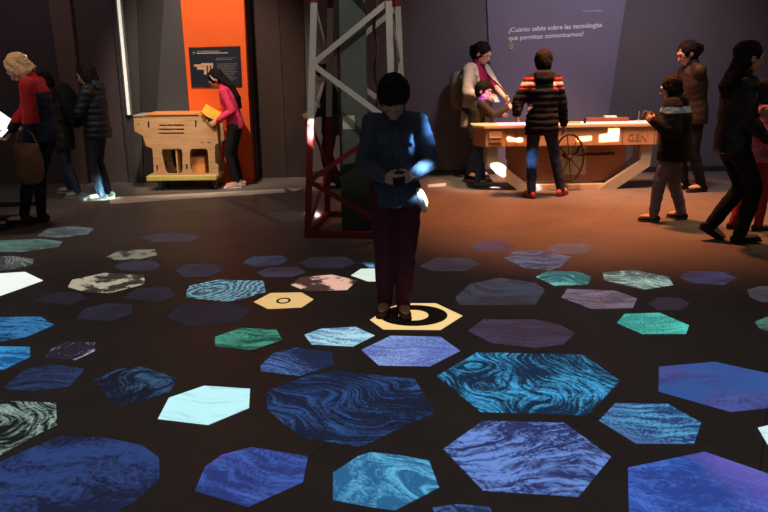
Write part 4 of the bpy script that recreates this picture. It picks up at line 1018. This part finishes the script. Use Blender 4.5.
# 1 the visitor in the middle, facing the camera, on the yellow hexagon -------------------------------------
DENIM = cloth('blue_denim_shirt', (0.05, 0.066, 0.09)); MAROON = cloth('maroon_trousers', (0.075, 0.014, 0.024)); BSHOE = mat('brown_suede', (0.13, 0.05, 0.03), 0.8)
mp_ = fl(397, 314)
def collar_and_pocket(c):
    bm = bmesh.new(); H = c['H0']; loft(bm, [(H + Vector((-.15, .03, .01)), Vector((.03, 0, 0)), Vector((0, .06, 0))), (H + Vector((-.185, .035, -.07)), Vector((.035, 0, 0)), Vector((0, .07, 0))), (H + Vector((-.19, .035, -.125)), Vector((.02, 0, 0)), Vector((0, .065, 0)))], 16)
    bm.transform(c['S']); build('shirt_tail', bm, mat('white_undershirt', (0.62, 0.58, 0.5), 0.8), c['o'], smooth=True)
    S3, N, Yl, S2 = c['S3'], c['N'], c['Yl'], c['S2']
    bm = bmesh.new()
    for sg in (1, -1):
        bar(bm, S3 + Vector((.075 * sg, .03, .02)), S3 + Vector((.02 * sg, .1, -.045)), .05, .012, (0, 1, .6))
    bm.transform(c['S']); build('collar', bm, DENIM, c['o'])
    bm = bmesh.new(); bar(bm, S3 + Vector((0, .085, -.06)), c['H0'] + Vector((0, .138, -.1)), .02, .012, (0, 1, 0)); bm.transform(c['S']); build('button_placket', bm, DENIM, c['o'])
    for sg in (1, -1):
        bm = bmesh.new(); box(bm, S2 + Vector((.075 * sg - .04, .1, .0)), S2 + Vector((.075 * sg + .04, .128, .085)), .005); bm.transform(c['S']); build('pocket', bm, DENIM, c['o'])
o, cm = person('person in a blue denim shirt, head bowed, standing on the pale yellow hexagon', (mp_.x, mp_.y + .03, .0036), PI, 1.46,
    lean=9, pitch=45, yaw=-8, hands=((.08, .235, .99), (-.11, .235, 1.0)), elbows=((.55, -.35, -1), (-.6, -.35, -1)), feet=((.085, 0.0, 0, -10, 0), (-.045, .05, 0, 6, 0)),
    palms=((-.2, -.85, .25), (.2, -.85, .25)), handdir=((-.85, .45, -.15), (.85, .3, -.2)), curl=30, wide=.96, head=1.22,
    top=[dict(m=mat('white_undershirt', (0.62, 0.58, 0.5), 0.8), name='undershirt', hem=.1, sleeve=.8, grow=-.006, stop=.4), dict(m=DENIM, name='shirt', hem=.085, puff=.008, flare=.016, wrinkle=.012, sleeve=1.08)],
    bottom=dict(m=MAROON, thigh=.1, knee=.07, ankle=.05, wrinkle=.009), shoes=dict(m=BSHOE, sole=mat('dark_sole', (.03, .02, .015))), hair=('fringe', DKHAIR), extras=collar_and_pocket)
w0, w1_ = holds(cm, 0, .085), holds(cm, 1, .085)
ph = (w0 + w1_) / 2
tag(build('phone', bx((-.035, -.004, -.06), (.035, .004, .06), .003), mat('black_phone', (.008, .008, .01), .25), None, ph + Vector((0, -.0, .01)), (R(-55), 0, 0)), 'small black phone held in both hands by the person in the denim shirt', 'phone')

# 2 blonde visitor at the left -------------------------------------------------------------------------------
BOOTP = fl(30, 226)
def at_world(px, py, Y, base, rz, k):
    v = at(px, py, Y) - Vector((base[0], base[1], 0)); v = Matrix.Rotation(-rz, 3, 'Z') @ v
    return v / k
BL = (-3.22, 7.5, 0)
rb = PI / 2 + .12
kb = 1.7 / 1.65
def pick_bl(c):
    if c.z > 1.27: return 1
    return 1 if c.y > -0.02 and c.z > 1.0 else 0
hw = at_world(6, 132, 7.35, BL, rb, kb)
hw2 = at_world(26, 142, 7.3, BL, rb, kb)
fa = fl(24, 227); fb = fl(42, 222)
def wfoot(p, base, rz, k):
    v = Matrix.Rotation(-rz, 3, 'Z') @ Vector((p.x - base[0], p.y - base[1], 0)); return v / k
a_, b_ = wfoot(fa, BL, rb, kb), wfoot(fb, BL, rb, kb)
o, cb = person('blonde person in a red and navy jacket looking down at the glaring tablet', BL, rb, 1.66,
    lean=8, pitch=44, hands=(hw, hw2), elbows=((.3, -.6, -1), (-.3, -.5, -1)), feet=((b_.x, b_.y, 0, -6, 0), (a_.x, a_.y, 0, 6, 0)), skin=SKIN_PALE,
    top=dict(m=[NAVY, REDC], pick=pick_bl, hem=.06, puff=.02, sleeve=1.1, wrinkle=.008), bottom=dict(m=BLACKC, thigh=.088, knee=.06, ankle=.045), shoes=dict(m=BOOT, boot=.25), hair=('bob', BLHAIR, .07))
BAGM = mat('brown_leather', (0.16, 0.075, 0.04), .6, var=.25, scale=7, bump=.3)
hp = holds(cb, 1, .05)
bg = empty('shoulder_bag', (hp.x + .03, hp.y - .06, hp.z + .06), rb)
tag(bg, 'large soft brown bag hanging from the arm of the blonde person', 'bag')
bm = bmesh.new()
loft(bm, [((0, 0, -.33), Vector((.06, 0, 0)), Vector((0, .12, 0))), ((0, 0, -.27), Vector((.075, 0, 0)), Vector((0, .14, 0))), ((0, 0, -.12), Vector((.06, 0, 0)), Vector((0, .13, 0))), ((0, 0, -.02), Vector((.02, 0, 0)), Vector((0, .11, 0)))], 20)
me = remesh(bm, .011, 2, 'bag_body'); displace(me, lambda co, n: .012 * noise.noise(co * 9)); link_mesh('bag_body', me, BAGM, bg)
bm = bmesh.new(); tube(bm, [(.01, .1, -.03), (.02, .06, .08), (.02, 0, .14), (.02, -.06, .08), (.01, -.1, -.03)], .009, n=8); build('strap', bm, BAGM, bg, smooth=True)
tp = at(-4, 121, 7.35)
tb2 = empty('tablet', (tp.x, tp.y, tp.z)); tb2.rotation_euler = (R(60), R(38), 0)
tag(tb2, 'tilted tablet with a glaring white screen at the left edge before the blonde person', 'tablet')
build('casing', bx((-.15, -.11, -.008), (.15, .11, .006), .004), mat('black_phone', (.008, .008, .01), .25), tb2)
build('screen', bx((-.135, -.095, .006), (.135, .095, .0075)), glow('white_screen', (.95, .97, 1.0), 1.3), tb2)
sp = at(-14, 150, 7.4)
bm = bmesh.new(); tube(bm, [(0, 0, 0.02), (0, 0, .6), (.02, -.02, tp.z - .03 )], .02, n=12); box(bm, (-.14, -.12, 0), (.14, .12, .02), .005)
tag(build('tablet_stand', bm, mat('black_metal', (0.015, 0.015, 0.015), 0.5), None, (tp.x - .16, tp.y + .02, 0)), 'slim black stand carrying the glaring tablet at the left edge', 'stand')

# 3 backpacker behind --------------------------------------------------------------------------------------
B3 = (-3.66, 8.95, 0); r3 = PI / 2 + .05
f3a, f3b = wfoot(fl(79, 198), B3, r3, .9), wfoot(fl(71, 195), B3, r3, .9)
JEANS = cloth('blue_jeans', (0.03, 0.055, 0.11)); BLSHOE = cloth('blue_sneaker_fabric', (0.1, 0.22, 0.35))
o, c3 = person('person with a black backpack and blue sneakers, standing behind the blonde person', B3, r3, 1.45,
    lean=11, pitch=26, hip=(0, -.03, .86), hands=((.12, .45, .98), (-.12, .45, 1.0)), feet=((f3b.x, f3b.y, 0, -5, 0), (f3a.x, f3a.y, 0, 8, 0)), skin=SKIN_PALE,
    top=dict(m=cloth('olive_black_jacket', (.02, .018, .014)), hem=.2, puff=.015), bottom=dict(m=JEANS), shoes=dict(m=BLSHOE, sole=mat('pale_sole', (.4, .42, .42))), hair=('short', DKHAIR))
bp = Vector(B3) + Matrix.Rotation(r3, 3, 'Z') @ Vector((0, -.14, 1.1))
bk = empty('backpack', bp, r3); bk.rotation_euler = (R(-14), 0, r3)
tag(bk, 'round black backpack on the back of the person in blue sneakers', 'backpack')
bm = bmesh.new(); loft(bm, [((0, 0, -.22), Vector((.13, 0, 0)), Vector((0, .07, 0))), ((0, -.01, -.08), Vector((.155, 0, 0)), Vector((0, .1, 0))), ((0, -.01, .08), Vector((.145, 0, 0)), Vector((0, .09, 0))), ((0, 0, .17), Vector((.1, 0, 0)), Vector((0, .06, 0)))], 20)
me = remesh(bm, .012, 3, 'pack'); link_mesh('pack', me, BLACKC, bk)
bm = bmesh.new(); ell(bm, (0, -.1, -.08), (.1, 0, 0), (0, .03, 0), (0, 0, .08)); build('front_pocket', bm, BLACKC, bk, smooth=True)
for sg in (1, -1):
    bm = bmesh.new(); tube(bm, [(.09 * sg, .06, .14), (.11 * sg, .2, .2), (.12 * sg, .37, .08), (.13 * sg, .3, -.1), (.12 * sg, .07, -.18)], [(.025, .008)] * 5, n=8); build('strap', bm, BLACKC, bk, smooth=True)

# 4 hooded visitor with glowing shoes --------------------------------------------------------------------------
B4 = (-3.25, 9.0, 0); r4 = PI / 2 - .05; k4 = 1.5 / 1.65
f4a, f4b = wfoot(fl(102, 200.5), B4, r4, k4), wfoot(fl(109, 198), B4, r4, k4)
WSHOE = mat('white_sneaker', (.75, .78, .74), .6)
o, c4 = person('person in a navy puffer jacket and white sneakers, left of the light strip', B4, r4, 1.52,
    lean=2, pitch=16, hands=((-.04, .2, 1.12), (.05, .22, 1.08)), elbows=((.7, .2, -1), (-.7, .2, -1)), feet=((f4b.x, f4b.y, 0, 0, 0), (f4a.x, f4a.y, 0, 10, 0)), skin=SKIN_PALE,
    top=dict(m=cloth('midnight_puffer', (.014, .02, .03), .5), hem=.1, puff=.035, ribs=.075, sleeve=1.15, hood='down'), bottom=dict(m=cloth('dark_jeans', (.018, .025, .045)), thigh=.085, knee=.06, ankle=.046), shoes=dict(m=WSHOE), hair=('bob', DKHAIR, .07))

# 5 girl at the cart ---------------------------------------------------------------------------------------------
B5 = (-1.79, 9.6, 0); r5 = PI / 2; k5 = 1.47 / 1.65
PINK = cloth('crimson_pink_sweater', (.75, .045, .12))
h5 = at_world(213, 118, 9.53, B5, r5, k5); h5b = at_world(217, 121, 9.42, B5, r5, k5)
f5a, f5b = wfoot(fl(237, 188.5), B5, r5, k5), wfoot(fl(241, 186), B5, r5, k5)
def band(c):
    bm = bmesh.new(); HC, hu, hf, hs, g = c['HC'], c['hu'], c['hf'], c['hs'], c['g']
    pts = [HC + hs * .088 * math.cos(t) + (hu * .128 + hf * .0) * math.sin(t) + hf * .015 for t in [PI * q / 14 for q in range(15)]]
    tube(bm, pts, [(.006, .009)] * 15, n=8); bm.transform(c['S']); build('headband', bm, mat('white_headband', (.75, .7, .65)), c['o'], smooth=True)
o, c5 = person('long-haired person in a pink sweater and black leggings leaning over the wooden cart', B5, r5, 1.47,
    lean=16, pitch=40, hands=(h5, h5b), elbows=((.3, -.5, -1), (-.2, -.7, -1)), feet=((f5b.x, f5b.y, 0, 0, 0), (f5a.x, f5a.y, 0, 5, 0)), skin=SKIN,
    top=dict(m=PINK, name='sweater', hem=.04, puff=.005, sleeve=1.0), bottom=dict(m=BLACKC, name='leggings', thigh=.09, knee=.06, ankle=.042, wrinkle=.003), shoes=dict(m=mat('pale_pink_sneaker', (.65, .42, .38), .7), sole=mat('white_sole', (.7, .68, .64))),
    hair=('back', DKHAIR, .32), extras=band)

# 6 woman with the cream cardigan --------------------------------------------------------------------------------
B6 = (1.17, 10.12, 0); r6 = -2.35; k6 = 1.7 / 1.65
CREAM = cloth('cream_cardigan', (.62, .52, .42)); MAR = cloth('maroon_shirt', (.32, .02, .07))
h6a = at_world(487, 99, 9.88, B6, r6, k6); h6b = at_world(510, 106, 9.74, B6, r6, k6)
o, c6 = person('person in an open cream cardigan over a maroon shirt, behind the long table', B6, r6, 1.72,
    lean=6, pitch=26, yaw=8, hands=(h6a, h6b), elbows=((.7, -.4, -1), (-.5, -.5, -1)), skin=SKIN_PALE, curl=30,
    top=[dict(m=MAR, name='shirt', hem=.1, stop=.4, sleeve=.85), dict(m=CREAM, name='cardigan', hem=.22, puff=.014, flare=.01, sleeve=1.08, collar=False, cut=lambda c: abs(c.x) < .075 + max(0, (1.25 - c.z)) * .05 and c.y > .02 and c.z < 1.45)],
    bottom=dict(m=cloth('grey_jeans', (.05, .05, .06))), shoes=dict(m=BOOT), hair=('ponytail', DKHAIR, .2))
for sg in (1, -1): pass
pp = holds(c6, 0, .1)
tag(build('phone', bx((-.035, -.004, -.065), (.035, .004, .065), .003), mat('silver_phone', (.35, .38, .5), .3), None, pp + Vector((.0, -.01, .02)), (R(-50), 0, R(20))), 'silver phone in the hand of the person in the cream cardigan', 'phone')
bk = empty('backpack', Vector(B6) + Matrix.Rotation(r6, 3, 'Z') @ Vector((0, -.25, 1.17)), r6)
tag(bk, 'grey beige backpack on the back of the person in the cream cardigan', 'backpack')
GBP = cloth('grey_beige_canvas', (.24, .19, .14))
bm = bmesh.new(); loft(bm, [((0, 0, -.24), Vector((.12, 0, 0)), Vector((0, .07, 0))), ((0, -.01, -.1), Vector((.14, 0, 0)), Vector((0, .09, 0))), ((0, 0, .13), Vector((.12, 0, 0)), Vector((0, .07, 0)))], 20)
me = remesh(bm, .012, 3, 'pack'); link_mesh('pack', me, GBP, bk)
for sg in (1, -1):
    bm = bmesh.new(); tube(bm, [(.08 * sg, .07, .13), (.1 * sg, .2, .27), (.11 * sg, .39, .13), (.13 * sg, .37, -.05), (.14 * sg, .07, -.2)], [(.022, .007)] * 5, n=8); build('strap', bm, GBP, bk, smooth=True)

# 7 small child at the left end of the table --------------------------------------------------------------------
B7 = (1.14, 9.69, 0); r7 = -PI / 2 + .12; k7 = 1.22 / 1.65
h7a = at_world(508, 108, 9.5, B7, r7, k7); h7b = at_world(502, 115, 9.6, B7, r7, k7)
f7a, f7b = wfoot(fl(478, 187), B7, r7, k7), wfoot(fl(483, 185), B7, r7, k7)
def scarf(c):
    bm = bmesh.new(); tube(bm, [c['S3'] + Vector((.075 * math.cos(t * PI / 8), .065 * math.sin(t * PI / 8), .025)) for t in range(17)], .026, n=10)
    bm.transform(c['S']); build('scarf', bm, cloth('purple_scarf', (.16, .04, .3)), c['o'], smooth=True)
o, c7 = person('small child in an olive jacket reaching over the left end of the long table', B7, r7, 1.22,
    lean=12, pitch=10, yaw=-35, head=1.32, hands=(h7a, h7b), elbows=((.4, -.2, -1), (-.4, -.2, -1)), feet=((f7a.x, f7a.y, 0, -4, 0), (f7b.x, f7b.y, 0, 6, 0)), skin=SKIN_PALE,
    top=dict(m=cloth('olive_jacket', (.03, .024, .012)), hem=.12, puff=.02), bottom=dict(m=cloth('mid_blue_jeans', (.05, .11, .22)), wrinkle=.008), shoes=dict(m=BLSHOE, sole=mat('pale_sole', (.4, .42, .42))), hair=('fringe', DKHAIR), extras=scarf)

# 8 boy with the quilted jacket, from behind ------------------------------------------------------------------------
f8a, f8b = fl(531, 198), fl(560, 196)
B8 = ((f8a.x + f8b.x) / 2 - .07, (f8a.y + f8b.y) / 2, 0); r8 = -.05; k8 = 1.56 / 1.65
WHC = cloth('off_white_band', (.62, .5, .36)); 
def pick8(c):
    z = c.z - 1.3
    if abs(c.x) < .1: return 0
    zz = c.z
    if 1.325 < zz < 1.375 : return 1
    if 1.28 < zz <= 1.325: return 2
    if 1.245 < zz <= 1.28: return 1
    return 0
a8, b8 = wfoot(f8a, B8, r8, k8), wfoot(f8b, B8, r8, k8)
RSHOE = mat('red_sneaker', (.5, .05, .03), .6)
o, c8 = person('person seen from behind in a black quilted jacket with red and white shoulder bands', B8, r8, 1.58,
    lean=4, pitch=14, yaw=-6, hands=((.27, .12, .84), (-.27, .2, .95)), elbows=((.8, -.6, -1), (-.9, -.6, -1)), feet=((b8.x, b8.y, 0, -35, 0), (a8.x, a8.y, 0, 20, 0)), wide=.86, head=1.2, eyes=False, skin=SKIN,
    top=dict(m=[BLACKC, REDC, WHC], pick=pick8, hem=.13, puff=.03, ribs=.07, sleeve=1.12, hood='down', hoodm=BLACKC), bottom=dict(m=cloth('dark_navy_trousers', (.018, .026, .05)), thigh=.088, knee=.062, ankle=.05), shoes=dict(m=RSHOE, sole=mat('dark_red_sole', (.25, .03, .02))), hair=('short', BRHAIR))

# 9 woman at the right end of the table -----------------------------------------------------------------------------
B9 = (3.52, 8.95, 0); r9 = PI / 2 + .1; k9 = 1.66 / 1.65
h9a = at_world(668, 112, 9.45, B9, r9, k9); h9b = at_world(664, 114, 9.3, B9, r9, k9)
o, c9 = person('person with tied-back hair in a brown jacket at the right end of the table', B9, r9, 1.68,
    lean=7, pitch=22, hands=(h9a, h9b), elbows=((.3, -.6, -1), (-.3, -.6, -1)), feet=((.1, -.02, 0, -6, 0), (-.1, -.12, 0, 6, 0)), skin=SKIN,
    top=dict(m=cloth('dark_brown_jacket', (.03, .018, .013), .6), hem=.1, puff=.035), bottom=dict(m=BLACKC), shoes=dict(m=BOOT), hair=('ponytail', DKHAIR, .12))

# 10 child in grey trousers -------------------------------------------------------------------------------------------
f10a, f10b = fl(653, 222), fl(681, 219)
B10 = ((f10a.x + f10b.x) / 2 + .02, (f10a.y + f10b.y) / 2, 0); r10 = PI / 2 - .55; k10 = 1.33 / 1.65
a10, b10 = wfoot(f10a, B10, r10, k10), wfoot(f10b, B10, r10, k10)
h10a = at_world(651, 117, 7.45, B10, r10, k10); h10b = at_world(655, 121, 7.25, B10, r10, k10)
LB = cloth('light_blue_hood_lining', (.22, .42, .62))
o, c10 = person('child in grey trousers and a black jacket with a pale blue hood edge', B10, r10, 1.33,
    lean=5, pitch=16, yaw=8, head=1.18, hands=(h10a, h10b), elbows=((.4, -.1, -1), (-.4, -.3, -1)), feet=((b10.x, b10.y, 0, -6, 0), (a10.x, a10.y, 0, 8, 0)), skin=SKIN_PALE,
    top=dict(m=[BLACKC, LB], pick=lambda c: 1 if 1.27 < c.z < 1.34 else 0, hem=.15, puff=.07, sleeve=1.2, hood='down', hoodm=BLACKC), bottom=dict(m=cloth('grey_joggers', (.13, .125, .15)), thigh=.1, knee=.075, ankle=.055, wrinkle=.009), shoes=dict(m=mat('black_sneaker', (.02, .02, .02)), sole=mat('grey_sole', (.12, .12, .12))), hair=('bob', DKHAIR, .04))

# 11 walking woman -----------------------------------------------------------------------------------------------------
B11 = (2.88, 6.4, 0); r11 = -PI / 2 + .0; k11 = 1.63 / 1.65
f11a, f11b = wfoot(fl(738, 243), B11, r11, k11), wfoot(fl(703, 236), B11, r11, k11)
hh = wfoot(fl(756, 200), B11, r11, k11)
o, c11 = person('person with long dark hair in black walking toward the right edge in mid-stride', B11, r11, 1.66,
    lean=5, pitch=6, hip=(0, -.02, .83), hands=((.2, .18, .86), (-.12, .22, 1.05)), elbows=((.4, -.8, -1), (-.4, -.6, -1)), feet=((.06, f11a.y, 0, 0, -4), (-.08, f11b.y, .05, 0, 32)), skin=SKIN,
    top=dict(m=cloth('black_shiny_jacket', (.01, .011, .013), .4), hem=.08, puff=.02, wrinkle=.012), bottom=dict(m=BLACKC, thigh=.092, knee=.068, ankle=.055), shoes=dict(m=BOOT), hair=('back', DKHAIR, .2))

# 12 child in pink at the right edge ------------------------------------------------------------------------------------
B12 = (3.26, 6.85, 0)
o, c12 = person('child in a fluffy pink jacket and red trousers at the right edge', B12, -PI / 2 + .1, 1.3,
    lean=3, pitch=8, head=1.18, hands=((.2, .14, .9), (-.22, .1, .9)), feet=((.07, .1, 0, 0, 0), (-.07, -.12, 0, 0, 0)), skin=SKIN,
    top=dict(m=cloth('dusty_pink_fleece', (.42, .13, .17)), hem=.08, puff=.03, wrinkle=.012), bottom=dict(m=cloth('deep_red_trousers', (.28, .02, .03)), thigh=.085, knee=.06, ankle=.048), shoes=dict(m=mat('black_sneaker', (.02, .02, .02))), hair=('bob', DKHAIR, .08))

# 13 dark visitor behind the tower ---------------------------------------------------------------------------------------
p13 = fl(333, 189)
o, c13 = person('person all in black standing behind the lattice tower', (p13.x, p13.y + .1, 0), PI / 2, 1.47,
    lean=5, pitch=20, hands=((.1, .28, 1.0), (-.1, .28, 1.0)), feet=((.09, .05, 0, -6, 0), (-.09, -.06, 0, 6, 0)), skin=SKIN,
    top=dict(m=BLACKC, hem=.14, puff=.02), bottom=dict(m=BLACKC), shoes=dict(m=BOOT), hair=('short', DKHAIR))
